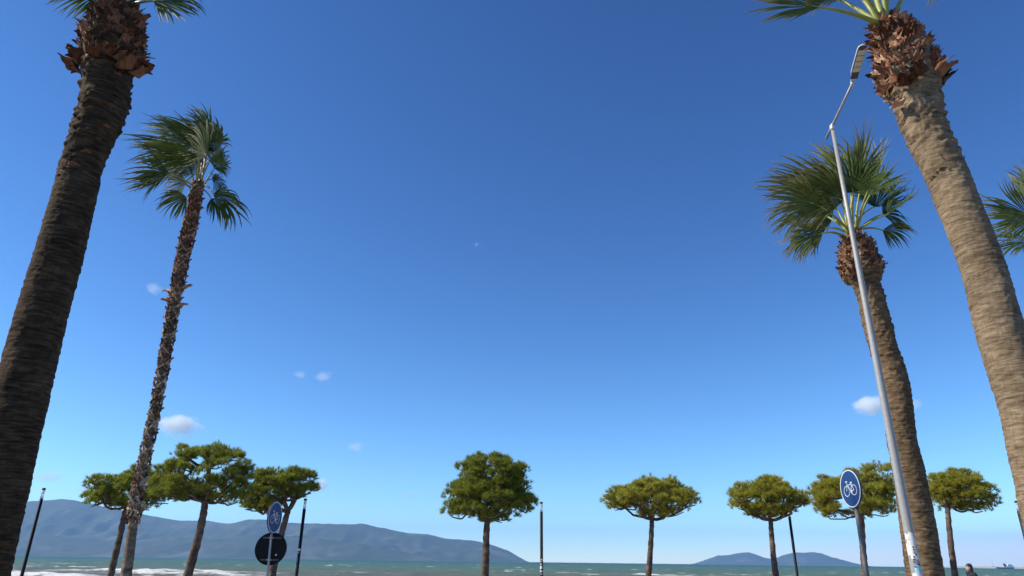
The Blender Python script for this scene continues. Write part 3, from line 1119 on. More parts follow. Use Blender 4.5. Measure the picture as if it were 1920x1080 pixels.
# a peeling sleeve low on the stem and a few long dead stubs
for k, (a, zz, s) in enumerate([(-0.2, 0.15, 1.35), (-1.0, 0.08, 1.3), (-1.9, 0.03, 1.2), (-2.8, 0.0, 1.1)]):
    c = at(256, 958, P2_Y).z
    place_boot(p2, with_mat(FLAPS[k], MAT['boot_grey']), P2, c - 0.12 + zz, a, -0.02, -0.15, (s, s * 0.8, s * 0.55), -0.45)
for k, (py, a) in enumerate([(553, 3.1), (560, 2.7), (583, -0.1), (545, 0.2), (570, 3.4)]):
    z = at(325, py, P2_Y).z
    place_boot(p2, with_mat(SPLITS[k], MAT['boot_red']), P2, z, a, 0.01, -0.35, (0.8, 2.1, 0.9), 0.2)
crown(p2, P2_Y, (369, 352), [
    (383, 262, -0.75, 0.55, 112, 0.5, dict(spread=34, wind=0.5, face=0.8, droop=0.15)),
    (372, 250, -1.0, 0.42, 108, -0.2, dict(spread=26, wind=0.4, face=0.85, droop=0.15)),
    (362, 276, -1, 0.30, 122, -0.7, dict(spread=30, wind=0.4, face=0.8, droop=0.3)),
    (372, 292, -1, 0.16, 112, -0.9, dict(spread=34, wind=0.4, face=0.85, droop=0.3)),
    (318, 326, -1, 0.12, 92, -0.8, dict(spread=48, wind=0.3, face=0.9, droop=0.4)),
    (312, 330, -0.9, -0.35, 55, -0.6, dict(spread=40, wind=0.2, face=0.9, droop=0.5)),
    (392, 255, -0.25, 0.9, 70, 0.2, dict(spread=50, wind=0.9, face=0.8)),
    (402, 285, 0.05, 0.6, 62, -0.2, dict(spread=70, wind=0.9, face=0.75)),
    (402, 316, 0.25, 0.3, 44, 0.3, dict(spread=80, wind=0.7, face=0.8)),
    (388, 292, -0.4, 0.45, 84, -0.5, dict(spread=75, wind=0.5, face=0.95)),
    (382, 310, -0.6, 0.1, 74, 0.2, dict(spread=70, wind=0.5, face=0.9)),
    (350, 342, -0.7, -0.12, 50, 0.8, dict(spread=70, wind=0.3, face=0.8, mat=FP)),
    (398, 336, 0.3, -0.1, 40, 0.6, dict(spread=70, wind=0.4)),
    (350, 370, -0.95, -0.15, 52, -0.4, dict(spread=70, wind=0.15, droop=0.8, face=0.9, sag=0.5)),
    (400, 364, 0.95, -0.15, 80, -0.2, dict(spread=60, wind=-0.2, droop=1.0, face=0.85, sag=0.4)),
    (396, 372, 0.45, -0.5, 60, 0.3, dict(spread=55, wind=-0.1, droop=1.0, face=0.8, sag=0.4)),
    (350, 300, -0.9, 0.3, 100, 0.6, dict(spread=50, wind=0.5)),
    (376, 280, -0.7, 0.35, 96, 0.3, dict(spread=70, wind=0.45, face=0.9)),
    (395, 300, 0.1, 0.2, 56, 0.7, dict(spread=80, wind=0.5)),
    (398, 268, 0.0, 0.5, 66, 0.6, dict(spread=80, wind=0.7, droop=0.4)),
], F_, MAT['petiole_pale'], 2, (0.026, 0.011))

# --- the thick palm behind the silver lamp pole
P3_Y = 13.5
P3 = Trunk([(1602, 445, 40), (1606, 466, 66), (1614, 500, 82), (1619, 520, 76), (1625, 535, 54), (1634, 560, 53), (1653, 640, 56), (1678, 720, 58), (1690, 820, 60), (1703, 877, 63), (1714, 940, 69), (1723, 1000, 74), (1735, 1080, 79)], P3_Y)
p3 = empty('palm_tree', P3.base, 'stout brown palm directly behind the silver street lamp pole', 'palm tree', 'fan palms along the promenade')
P3.mesh(p3, MAT['trunk_mid'], nz=380, na=60, ring=0.014, rough=0.011, freq=14, seed=3.0, ragged=(3.0, 7.0, 0.035))
zt3 = P3.top[2]
scales(p3, P3, zt3 - 4.5, zt3 - 1.0, 70, [MAT['trunk_mid']], 31, (0.2, 0.4))
boot_ring(p3, P3, zt3 - 1.0, zt3 - 0.02, 220, [MAT['boot'], MAT['boot'], MAT['boot_red']], lambda t: 0.0, (0.4, 0.62), 6, tilt=(-0.4, 0.2))
crown(p3, P3_Y, (1599, 443), [
    (1540, 388, -1, 0.25, 114, -0.6, dict(spread=46, wind=0.25, droop=0.5, face=0.9)),
    (1534, 398, -0.9, 0.0, 101, 0.3, dict(spread=42, wind=0.2, droop=0.6, face=0.9)),
    (1542, 438, -0.9, -0.30, 94, -0.3, dict(spread=40, wind=0.25, droop=0.4, face=0.85, sag=0.2)),
    (1562, 382, -1, 0.62, 128, 0.3, dict(spread=38, wind=0.3, droop=0.2, face=0.9)),
    (1570, 366, -0.85, 0.6, 123, -0.4, dict(spread=46, wind=0.3, droop=0.3, face=0.9)),
    (1582, 346, -0.4, 0.9, 96, 0.4, dict(spread=50, wind=0.45, droop=0.3)),
    (1604, 346, 0.12, 1, 119, -0.2, dict(spread=24, wind=0.12, droop=0.1, face=0.7)),
    (1614, 351, 0.05, 1, 109, 0.3, dict(spread=26, wind=0.2, droop=0.1, face=0.7)),
    (1638, 354, 0.16, 1, 96, 0.2, dict(spread=24, wind=0.1, droop=0.1, face=0.6)),
    (1664, 402, 0.85, 0.7, 92, 0.0, dict(spread=26, wind=-0.15, droop=0.15, face=0.6, mat=F_)),
    (1655, 402, 0.6, 0.1, 58, 0.5, dict(spread=75, wind=0.0, droop=0.7, face=0.8, mat=F_)),
    (1600, 361, -0.2, 0.6, 89, -0.8, dict(spread=85, wind=0.4, face=0.95, droop=0.4, mat=F_)),
    (1624, 366, 0.2, 0.5, 82, -0.5, dict(spread=85, wind=0.3, face=0.95, droop=0.4, mat=F_)),
    (1582, 376, -0.6, 0.4, 105, -0.8, dict(spread=70, wind=0.35, face=0.9, droop=0.4)),
    (1548, 428, -0.85, -0.1, 84, 0.2, dict(spread=50, wind=0.15, droop=0.75, face=0.9, sag=0.3)),
    (1655, 432, 0.9, 0.15, 56, 0.2, dict(spread=60, wind=-0.1, droop=0.8, face=0.85, sag=0.3, mat=F_)),
    (1640, 388, 0.4, 0.5, 71, 0.8, dict(spread=80, wind=0.3, mat=F_)),
    (1560, 410, -0.6, 0.2, 67, 0.9, dict(spread=75, wind=0.3, droop=0.5)),
    (1596, 356, -0.05, 0.9, 98, 0.7, dict(spread=60, wind=0.3, droop=0.2)),
], FP, MAT['petiole'], 3, (0.036, 0.014))

# --- the thick sunlit palm at the right edge
P4_Y = 9.0
P4 = Trunk([(1662, 44, 44), (1678, 70, 80), (1694, 105, 106), (1704, 146, 118), (1712, 168, 110), (1720, 186, 96), (1734, 240, 88), (1772, 321, 87), (1804, 400, 89), (1842, 500, 93), (1869, 600, 100), (1900, 700, 105), (1921, 763, 106), (1938, 830, 112), (1960, 920, 119), (1996, 1080, 128)], P4_Y)
p4 = empty('palm_tree', P4.base, 'thick tan sunlit palm trunk at the right edge, its crown cut off by the frame', 'palm tree', 'fan palms along the promenade')
P4.mesh(p4, MAT['trunk_tan'], seed=4.0, ring=0.015, ragged=(6.6, 8.2, 0.04))
zt4 = P4.top[2]
scales(p4, P4, zt4 - 3.2, zt4 - 1.35, 65, [MAT['trunk_tan'], MAT['trunk_mid']], 33)
boot_ring(p4, P4, zt4 - 1.38, zt4 - 0.03, 215, [MAT['boot'], MAT['boot'], MAT['boot_red']], lambda t: 0.0, (0.55, 0.95), 9, tilt=(-0.3, 0.25))
for k, (a, z, s) in enumerate([(3.25, 1.35, 0.85), (3.0, 1.1, 0.8), (-0.1, 1.35, 1.3), (-0.4, 1.2, 1.3), (0.15, 1.0, 1.2), (-1.2, 1.4, 1.1), (-1.9, 1.4, 1.15), (-2.5, 1.45, 1.1)]):
    place_boot(p4, with_mat(FLAPS[k % 6], MAT['boot']), P4, zt4 - z, a, 0.07, -0.5 - 0.12 * (k % 3), s, 0.4 * (-1) ** k)
MAT['peel'] = boot_mat('pale_orange_peel', (0.35, 0.10, 0.05), (0.55, 0.2, 0.11), (0.75, 0.6, 0.5))
pe = place_boot(p4, with_mat(FLAPS[2], MAT['peel']), P4, at(1660, 205, P4_Y).z, 3.5, 0.05, -1.6, 0.85, 0.3)
pe['label'] = 'pale orange peeling leaf base'
crown(p4, P4_Y, (1662, 45), [
    (1536, 14, -1, 0.04, 150, -0.3, dict(spread=34, wind=0.3, droop=0.3, face=0.8, sag=0.12, mat=FP)),
    (1558, -6, -1, 0.02, 118, 0.5, dict(spread=40, wind=0.4, droop=0.5, face=0.7)),
    (1600, -18, -1, 0.05, 100, 0.4, dict(spread=40, wind=0.4, droop=0.45, face=0.7)),
    (1620, -70, -0.5, 0.9, 120, 0.2, dict(spread=80)),
    (1645, -95, -0.2, 1, 120, -0.4, dict(spread=80)),
    (1672, -105, 0.1, 1, 120, 0.5, dict(spread=80)),
    (1700, -85, 0.3, 1, 110, -0.2, dict(spread=80)),
    (1590, -60, -0.8, 0.6, 120, -0.5, dict(spread=70)),
    (1725, -50, 0.7, 0.8, 110, 0.4, dict(spread=70)),
], FP, MAT['petiole'], 4, (0.05, 0.018))

# --- the palm that only shows some leaves at the right edge
P5_Y = 15.0
P5 = Trunk([(1978, 470, 48), (1995, 520, 50), (2030, 640, 54), (2075, 780, 60), (2150, 1010, 72)], P5_Y)
p5 = empty('palm_tree', P5.base, 'palm mostly outside the frame, green leaf tips poking in at the right edge', 'palm tree', 'fan palms along the promenade')
P5.mesh(p5, MAT['trunk_mid'], nz=160, na=36, seed=6.0)
crown(p5, P5_Y, (1974, 466), [
    (1932, 405, -1, 0.34, 92, -0.6, dict(spread=55, wind=0.3, droop=0.2, face=0.85)),
    (1934, 412, -0.8, -0.2, 78, -0.2, dict(spread=60, wind=0.35, droop=0.3, face=0.85, mat=F_)),
    (1930, 452, -1, -0.02, 66, 0.3, dict(spread=50, wind=0.2, droop=0.45, face=0.8, mat=F_)),
    (1936, 372, -0.35, 0.8, 70, 0.0, dict(spread=45, wind=0.2, face=0.7)),
    (1955, 375, -0.2, 1, 90, 0.4, dict(spread=70)),
    (1990, 370, 0.2, 1, 100, 0.0, dict(spread=80)),
    (2030, 420, 1, 0.3, 100, 0.0, dict(spread=80)),
], FP, MAT['petiole'], 5, (0.036, 0.014))


# ------------------------------------------------------------------ pines
def pine(trunk_px, lobes, Y, width_px, label, mat, seed, n_clump=90, low=-0.12, tufts=31):
    """trunk_px: photo points from the fork down; lobes: (cx, cy, rx, ry) in the photo that the crown fills."""
    rg = random.Random(seed)
    nr = np.random.default_rng(seed)
    tp = [at(x, y, Y) for x, y in trunk_px]
    tp.sort(key=lambda p: p.z)
    s = mpp(tp[-1])
    lo, nx = tp[0], tp[1]
    k = (lo.x - nx.x) / (nx.z - lo.z)
    g = Vector((lo.x + k * lo.z * 0.8, Y, -0.05))
    base = Vector((g.x, g.y, 0))
    root = empty('pine_tree', base, label, 'pine tree', 'pruned pines along the seafront')
    r0 = width_px * s / 2
    # trunk
    path = catmull([tuple(g)] + [tuple(p) for p in tp], 40)
    mb = MB()
    rad = []
    for i in range(40):
        t = i / 39
        rad.append(r0 * (1.22 - 0.42 * t) * (1 + 0.05 * math.sin(i * 1.7 + seed) + rg.uniform(-0.04, 0.04)) + (r0 * 0.5 * max(0, 1 - t * 9)))
    mb.tube([Vector(p) + Vector((rg.uniform(-1, 1), rg.uniform(-1, 1), 0)) * r0 * 0.06 for p in path], rad, 12)
    forkp = tp[-1]
    # clump centres inside the lobes, mostly near the outside and the top
    L = []
    for cx, cy, rx, ry in lobes:
        c = at(cx, cy, Y)
        m = mpp(c) * 1.06
        L.append((c, rx * m, rx * m * 0.95, ry * m * 1.08))
    vol = np.array([a * b * c for _, a, b, c in L])
    cents = []
    tries = 0
    cr = 0.30 * (s / 0.021)
    while len(cents) < n_clump and tries < 9000:
        tries += 1
        i = nr.choice(len(L), p=vol / vol.sum())
        c, rx, ry, rz = L[i]
        d = nr.normal(size=3)
        d /= np.linalg.norm(d)
        rr = nr.uniform(0.45, 1.0) ** 0.55
        ix, iy, iz = max(rx - cr * 0.6, 0.1), max(ry - cr * 0.6, 0.1), max(rz - cr * 0.45, 0.08)
        p = Vector((c.x + d[0] * rr * ix, c.y + d[1] * rr * iy, c.z + d[2] * rr * iz))
        if p.z < forkp.z + low:
            continue
        dmin = min(((p - q).length for q in cents), default=9)
        if dmin < cr * (0.72 if tries < 5000 else 0.5):
            continue
        cents.append(p)
    # limbs: each clump hangs on the nearest node that lies nearer to the fork
    cents.sort(key=lambda p: (p - forkp).length)
    nodes = [(forkp, -1)]
    nb = 7
    order = []
    for i, p in enumerate(cents):
        best, bj = 1e9, 0
        for j, (q, _) in enumerate(nodes):
            d = (p - q).length + 0.55 * (q - forkp).length
            if q.z > p.z + 0.25:
                d += 0.6
            if d < best:
                best, bj = d, j
        nodes.append((p - Vector((0, 0, cr * 0.35)), bj))
    load = [0] * len(nodes)
    for j in range(len(nodes) - 1, 0, -1):
        load[j] += 1
        load[nodes[j][1]] += load[j]
    lm = MB()
    for j in range(1, len(nodes)):
        a, b = nodes[nodes[j][1]][0], nodes[j][0]
        w1 = min(0.012 + 0.0105 * load[j] ** 0.62 * (s / 0.021), r0 * 0.62)
        w0 = min(w1 * 1.15, r0 * 0.66)
        mid = a.lerp(b, 0.5) + Vector((rg.uniform(-.06, .06), rg.uniform(-.06, .06), rg.uniform(-0.10, 0.0))) * (b - a).length * 1.2
        lm.tube([a, a.lerp(mid, 0.55) + Vector((0, 0, -0.01)), mid, mid.lerp(b, 0.5), b], [w0, w0 * 0.97, (w0 + w1) / 2, w1, w1 * 0.85], 6, caps=False)
    tr = mb.build('trunk', MAT['pine_bark'], root, True, base)
    lm.build('limbs', MAT['pine_bark'], tr, True, base)
    # needles
    V, T = [], []
    up = np.array([0, 0, 1.0])
    for p in cents:
        p = np.array(p)
        rc = cr * nr.uniform(0.65, 1.3)
        nt_ = int(tufts * nr.uniform(0.75, 1.25))
        D = nr.normal(size=(nt_, 3))
        D /= np.linalg.norm(D, axis=1)[:, None]
        D[:, 2] = np.where(D[:, 2] < -0.35, -D[:, 2], D[:, 2])
        pos = p + D * np.array([rc, rc, rc * 0.72]) * nr.uniform(0.5, 1.0 + 0.28 * (nr.random((nt_, 1)) < 0.14), (nt_, 1))
        shoot = D + np.array([0, 0, 0.75])
        shoot /= np.linalg.norm(shoot, axis=1)[:, None]
        nn = 26
        for q in range(nt_):
            u = shoot[q]
            dd = nr.normal(size=(nn, 3))
            dd -= (dd @ u)[:, None] * u
            dd /= np.linalg.norm(dd, axis=1)[:, None]
            open_ = nr.uniform(0.35, 1.15, (nn, 1))
            nd = u * np.cos(open_) + dd * np.sin(open_)
            st = pos[q] + u * nr.uniform(-0.05, 0.06, (nn, 1))
            ln = nr.uniform(0.10, 0.19, (nn, 1)) * (s / 0.021)
            w = np.cross(nd, nr.normal(size=(nn, 3)))
            w /= np.linalg.norm(w, axis=1)[:, None]
            hw = 0.0065 * (s / 0.021)
            tri = np.stack([st - w * hw, st + w * hw, st + nd * ln], 1)
            V.append(tri.reshape(-1, 3))
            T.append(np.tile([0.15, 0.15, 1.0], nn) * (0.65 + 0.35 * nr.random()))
    V = np.concatenate(V) - np.array(base)
    F = np.arange(len(V)).reshape(-1, 3)
    me = mesh_np('crown', V, F)
    a = me.attributes.new('t', 'FLOAT', 'POINT')
    a.data.foreach_set('value', np.concatenate(T).astype(np.float32))
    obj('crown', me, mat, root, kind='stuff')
    return root


PN, PD = MAT['pine'], MAT['pine_deep']
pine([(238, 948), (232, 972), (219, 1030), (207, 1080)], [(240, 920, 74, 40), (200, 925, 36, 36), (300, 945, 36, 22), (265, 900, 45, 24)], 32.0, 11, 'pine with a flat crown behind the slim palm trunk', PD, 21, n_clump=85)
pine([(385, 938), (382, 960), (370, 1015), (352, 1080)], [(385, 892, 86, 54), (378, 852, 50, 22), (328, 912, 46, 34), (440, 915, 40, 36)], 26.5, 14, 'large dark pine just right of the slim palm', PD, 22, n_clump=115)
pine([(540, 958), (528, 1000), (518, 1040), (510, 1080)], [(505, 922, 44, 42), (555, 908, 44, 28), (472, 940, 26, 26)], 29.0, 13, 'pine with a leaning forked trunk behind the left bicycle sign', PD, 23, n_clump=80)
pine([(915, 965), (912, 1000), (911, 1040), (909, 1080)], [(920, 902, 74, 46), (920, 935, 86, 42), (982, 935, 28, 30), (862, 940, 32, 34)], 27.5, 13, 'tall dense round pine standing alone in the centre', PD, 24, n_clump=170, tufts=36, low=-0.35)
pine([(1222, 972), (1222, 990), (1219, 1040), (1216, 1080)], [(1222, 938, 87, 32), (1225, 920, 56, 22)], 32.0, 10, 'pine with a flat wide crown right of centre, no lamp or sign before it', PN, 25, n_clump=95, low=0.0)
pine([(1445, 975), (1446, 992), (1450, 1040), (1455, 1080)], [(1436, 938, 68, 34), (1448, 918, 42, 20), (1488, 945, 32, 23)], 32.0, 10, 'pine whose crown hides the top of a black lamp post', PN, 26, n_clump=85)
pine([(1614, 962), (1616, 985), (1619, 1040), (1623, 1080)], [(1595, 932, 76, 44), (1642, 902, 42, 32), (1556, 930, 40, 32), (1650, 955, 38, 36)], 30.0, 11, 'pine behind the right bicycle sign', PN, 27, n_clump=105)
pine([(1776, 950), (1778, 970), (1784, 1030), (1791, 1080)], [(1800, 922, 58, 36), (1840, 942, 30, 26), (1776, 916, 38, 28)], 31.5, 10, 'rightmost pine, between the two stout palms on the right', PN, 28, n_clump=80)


# ------------------------------------------------------------------ black column lamps
def column_lamp(top, bottom, Y, label, marks=(), bulb=True):
    t = at(top[0], top[1], Y)
    root = empty('column_lamp', (t.x, Y, 0), label, 'street lamp', 'black column lamps along the promenade')
    H = t.z
    r = 0.062
    hg = 0.36
    b = MB()
    b.lathe([(0.13, 0.0), (0.13, 0.02), (0.075, 0.025), (r, 0.06), (r, H - hg - 0.05), (r * 0.9, H - hg - 0.045), (r * 0.9, H - hg - 0.04)], 20)
    b.build('column', MAT['black'], root, True)
    m = MAT.get('lamp_glass')
    if m is None:
        m, nt, bs = mat_new('lamp_glass')
        bs.inputs['Base Color'].default_value = (0.85, 0.88, 0.9, 1)
        bs.inputs['Roughness'].default_value = 0.15
        bs.inputs['Transmission Weight'].default_value = 0.75
        bs.inputs['IOR'].default_value = 1.2
        MAT['lamp_glass'] = m
    b = MB()
    b.lathe([(r * 0.86, H - hg - 0.04), (r * 0.86, H - 0.075)], 20)
    b.build('glass', m, root, True)
    b = MB()
    b.lathe([(r * 0.95, H - 0.075), (r * 1.02, H - 0.07), (r * 1.02, H - 0.01), (r * 0.8, H)], 20)
    b.build('cap', MAT['black'], root, True)
    for k, (py, h, mat) in enumerate(marks):
        c = at(top[0], py, Y).z
        rg_ = random.Random(int(py) + k)
        a0 = -math.pi / 2 + rg_.uniform(-0.7, 0.4)
        wd = rg_.uniform(0.5, 1.2)
        v, f = [], []
        for i in range(7):
            a = a0 - wd + 2 * wd * i / 6
            for zz, j in ((c - h / 2 + rg_.uniform(-0.02, 0.02), 0), (c + h / 2 + rg_.uniform(-0.02, 0.02), 1)):
                v.append(((r + 0.003) * math.cos(a), (r + 0.003) * math.sin(a), zz))
        for i in range(6):
            f.append((2 * i, 2 * i + 2, 2 * i + 3, 2 * i + 1))
        obj('sticker', mesh_np('sticker', v, f), MAT[mat], root)
    return root


column_lamp((83, 915), (42, 1080), 28.0, 'black column lamp right of the thick dark palm trunk')
column_lamp((573, 935), (558, 1080), 29.0, 'black column lamp right of the left bicycle sign', [(1031, 0.10, 'paper'), (1036, 0.06, 'zinc')])
column_lamp((1015, 941), (1015, 1080), 30.0, 'black column lamp beside the tall round pine, white marks low down', [(1049, 0.05, 'paper'), (1053, 0.04, 'zinc'), (1058, 0.05, 'paper'), (1064, 0.12, 'paper'), (1071, 0.05, 'paper'), (1076, 0.05, 'zinc')])
column_lamp((1478, 952), (1491, 1080), 33.5, 'black column lamp with its top hidden in a pine crown', [])
column_lamp((1905, 939), (1920, 1015), 28.5, 'black column lamp half hidden by the tan palm at the right edge', [])


# ------------------------------------------------------------------ bicycle signs
def stroke(b, p, q, w, z=0.0, th=0.002):
    p, q = Vector((*p, 0)), Vector((*q, 0))
    d = (q - p)
    ln = d.length
    d.normalize()
    n = Vector((-d.y, d.x, 0)) * w / 2
    v = [p - n, q - n, q + n, p + n]
    lo = [Vector((c.x, c.y, z)) for c in v]
    hi = [Vector((c.x, c.y, z + th)) for c in v]
    b.add(lo + hi, [(3, 2, 1, 0), (4, 5, 6, 7), (0, 1, 5, 4), (1, 2, 6, 5), (2, 3, 7, 6), (3, 0, 4, 7)])


def ring(b, c, ro, ri, z, th, seg=40):
    v, f = [], []
    for k in range(seg):
        a = 2 * math.pi * k / seg
        for r_ in (ro, ri):
            for zz in (z, z + th):
                v.append((c[0] + r_ * math.cos(a), c[1] + r_ * math.sin(a), zz))
    for k in range(seg):
        a, n = k * 4, ((k + 1) % seg) * 4
        f += [(a + 1, n + 1, n + 3, a + 3), (a, n, n + 1, a + 1), (a + 2, a + 3, n + 3, n + 2)]
    b.add(v, f)


def disc_frame(c, az, tilt=0.0):
    """Local x right, y up, z out of the face, for a face that looks towards azimuth az."""
    n = Vector((math.sin(R(az)), math.cos(R(az)), 0))
    x = Vector((0, 0, 1)).cross(n).normalized()
    M = Matrix((x, Vector((0, 0, 1)), n)).transposed().to_4x4()
    return Matrix.Translation(c) @ M @ Matrix.Rotation(tilt, 4, 'Z')


def bicycle_sign(px, py, Y, az, pole_px, pole_r, label, back_disc=None, pole_mat='zinc_shaded'):
    c = at(px, py, Y)
    pb = at(pole_px[0], pole_px[1], Y)
    ground_x = pb.x
    root = empty('bicycle_sign', (ground_x, Y, 0), label, 'traffic sign')
    n = Vector((math.sin(R(az)), math.cos(R(az)), 0))
    M = disc_frame(c - root.location, az)
    Rr = 0.30
    b = MB()
    b.lathe([(Rr, -0.014), (Rr, -0.002), (Rr - 0.004, 0.0)], 56, M)
    pl = b.build('plate', MAT['sign_blue'], root, False)
    b = MB()
    b.lathe([(Rr + 0.003, -0.020), (Rr + 0.004, -0.016), (Rr + 0.004, -0.0145)], 56, M)
    b.build('plate_back', MAT['dark_metal'], pl)

    def sub(name, fn, mat):
        q = MB()
        fn(q)
        q.v = [tuple(M @ Vector(p)) for p in q.v]
        q.build(name, mat, pl)
    sub('border', lambda q: ring(q, (0, 0), 0.292, 0.276, 0.001, 0.002, 56), MAT['sign_white'])

    def bike(q):
        z, w = 0.001, 0.011
        wl, wr = (-0.108, -0.035), (0.108, -0.03)
        for wc in (wl, wr):
            ring(q, wc, 0.083, 0.073, z, 0.002, 36)
        bb, seat, head, bar = (0.028, -0.045), (0.052, 0.065), (-0.072, 0.072), (-0.082, 0.108)
        for p, e in ((wl, head), (head, bar), (head, bb), ((-0.066, 0.055), seat), (bb, seat), (bb, wr), (seat, wr)):
            stroke(q, p, e, w, z + 0.0002)
        stroke(q, (-0.115, 0.112), (-0.055, 0.112), 0.014, z + 0.0004)
        stroke(q, (0.022, 0.088), (0.082, 0.088), 0.018, z + 0.0004)
        stroke(q, seat, (0.055, 0.088), 0.012, z + 0.0006)
        ring(q, bb, 0.028, 0.012, z + 0.0008, 0.002, 20)
        stroke(q, bb, (0.045, -0.085), 0.012, z + 0.001)
        stroke(q, (0.03, -0.087), (0.065, -0.085), 0.012, z + 0.0012)
    sub('bicycle_symbol', bike, MAT['sign_white'])
    # pole just behind the plate
    top = c - n * (0.022 + pole_r) - root.location
    b = MB()
    b.tube([Vector((0, 0, 0)), Vector((top.x, top.y, top.z + 0.12))], pole_r, 14)
    b.build('pole', MAT[pole_mat], root, True)
    for dz in (-0.14, 0.08):
        b = MB()
        b.tube([top + Vector((0, 0, dz - 0.015)), top + Vector((0, 0, dz + 0.015))], pole_r + 0.006, 14)
        b.tube([top + Vector((0, 0, dz)), top + n * (pole_r + 0.012) + Vector((0, 0, dz))], 0.012, 6)
        b.build('clamp', MAT['zinc'], root)
    if back_disc:
        bx, by, baz = back_disc
        cc = at(bx, by, Y + pole_r + 0.03)
        M2 = disc_frame(cc - root.location, baz)
        b = MB()
        b.lathe([(0.297, -0.002), (0.30, 0.0), (0.30, 0.014), (0.292, 0.014), (0.288, 0.004)], 56, M2)
        d = b.build('round_plate', MAT['sign_back'], root, label='dark back of a round traffic sign')
        for sy in (-0.2, 0.2):
            b = MB()
            b.box((-0.17, sy - 0.016, 0.005), (0.17, sy + 0.016, 0.02), M2)
            b.build('mounting_rail', MAT['dark_metal'], d)
        b = MB()
        b.lathe([(0.018, 0.005), (0.018, 0.008)], 16, M2 @ Matrix.Translation((0.11, -0.11, 0)))
        b.build('sticker', MAT['alu'], d)
        zc = cc.z
        for dz in (-0.2, 0.2):
            b = MB()
            f = (zc + dz) / (top.z + 0.12)
            pp = Vector((top.x * f, top.y * f, zc + dz))
            b.tube([pp - Vector((0, 0, 0.014)), pp + Vector((0, 0, 0.014))], pole_r + 0.008, 14)
            b.box((pp.x - 0.05, pp.y - 0.012, pp.z - 0.012), (pp.x + 0.05, pp.y + 0.012, pp.z + 0.012))
            b.build('clamp', MAT['zinc'], root)
    return root


bicycle_sign(516, 970, 14.2, 98, (506, 1080), 0.024, 'blue bicycle sign on a thin pole at left, dark round sign back below it', back_disc=(508, 1029, 172), pole_mat='zinc')
bicycle_sign(1594, 916, 11.4, 266, (1622, 1080), 0.034, 'blue bicycle sign in sunlight, left of the silver street lamp pole')


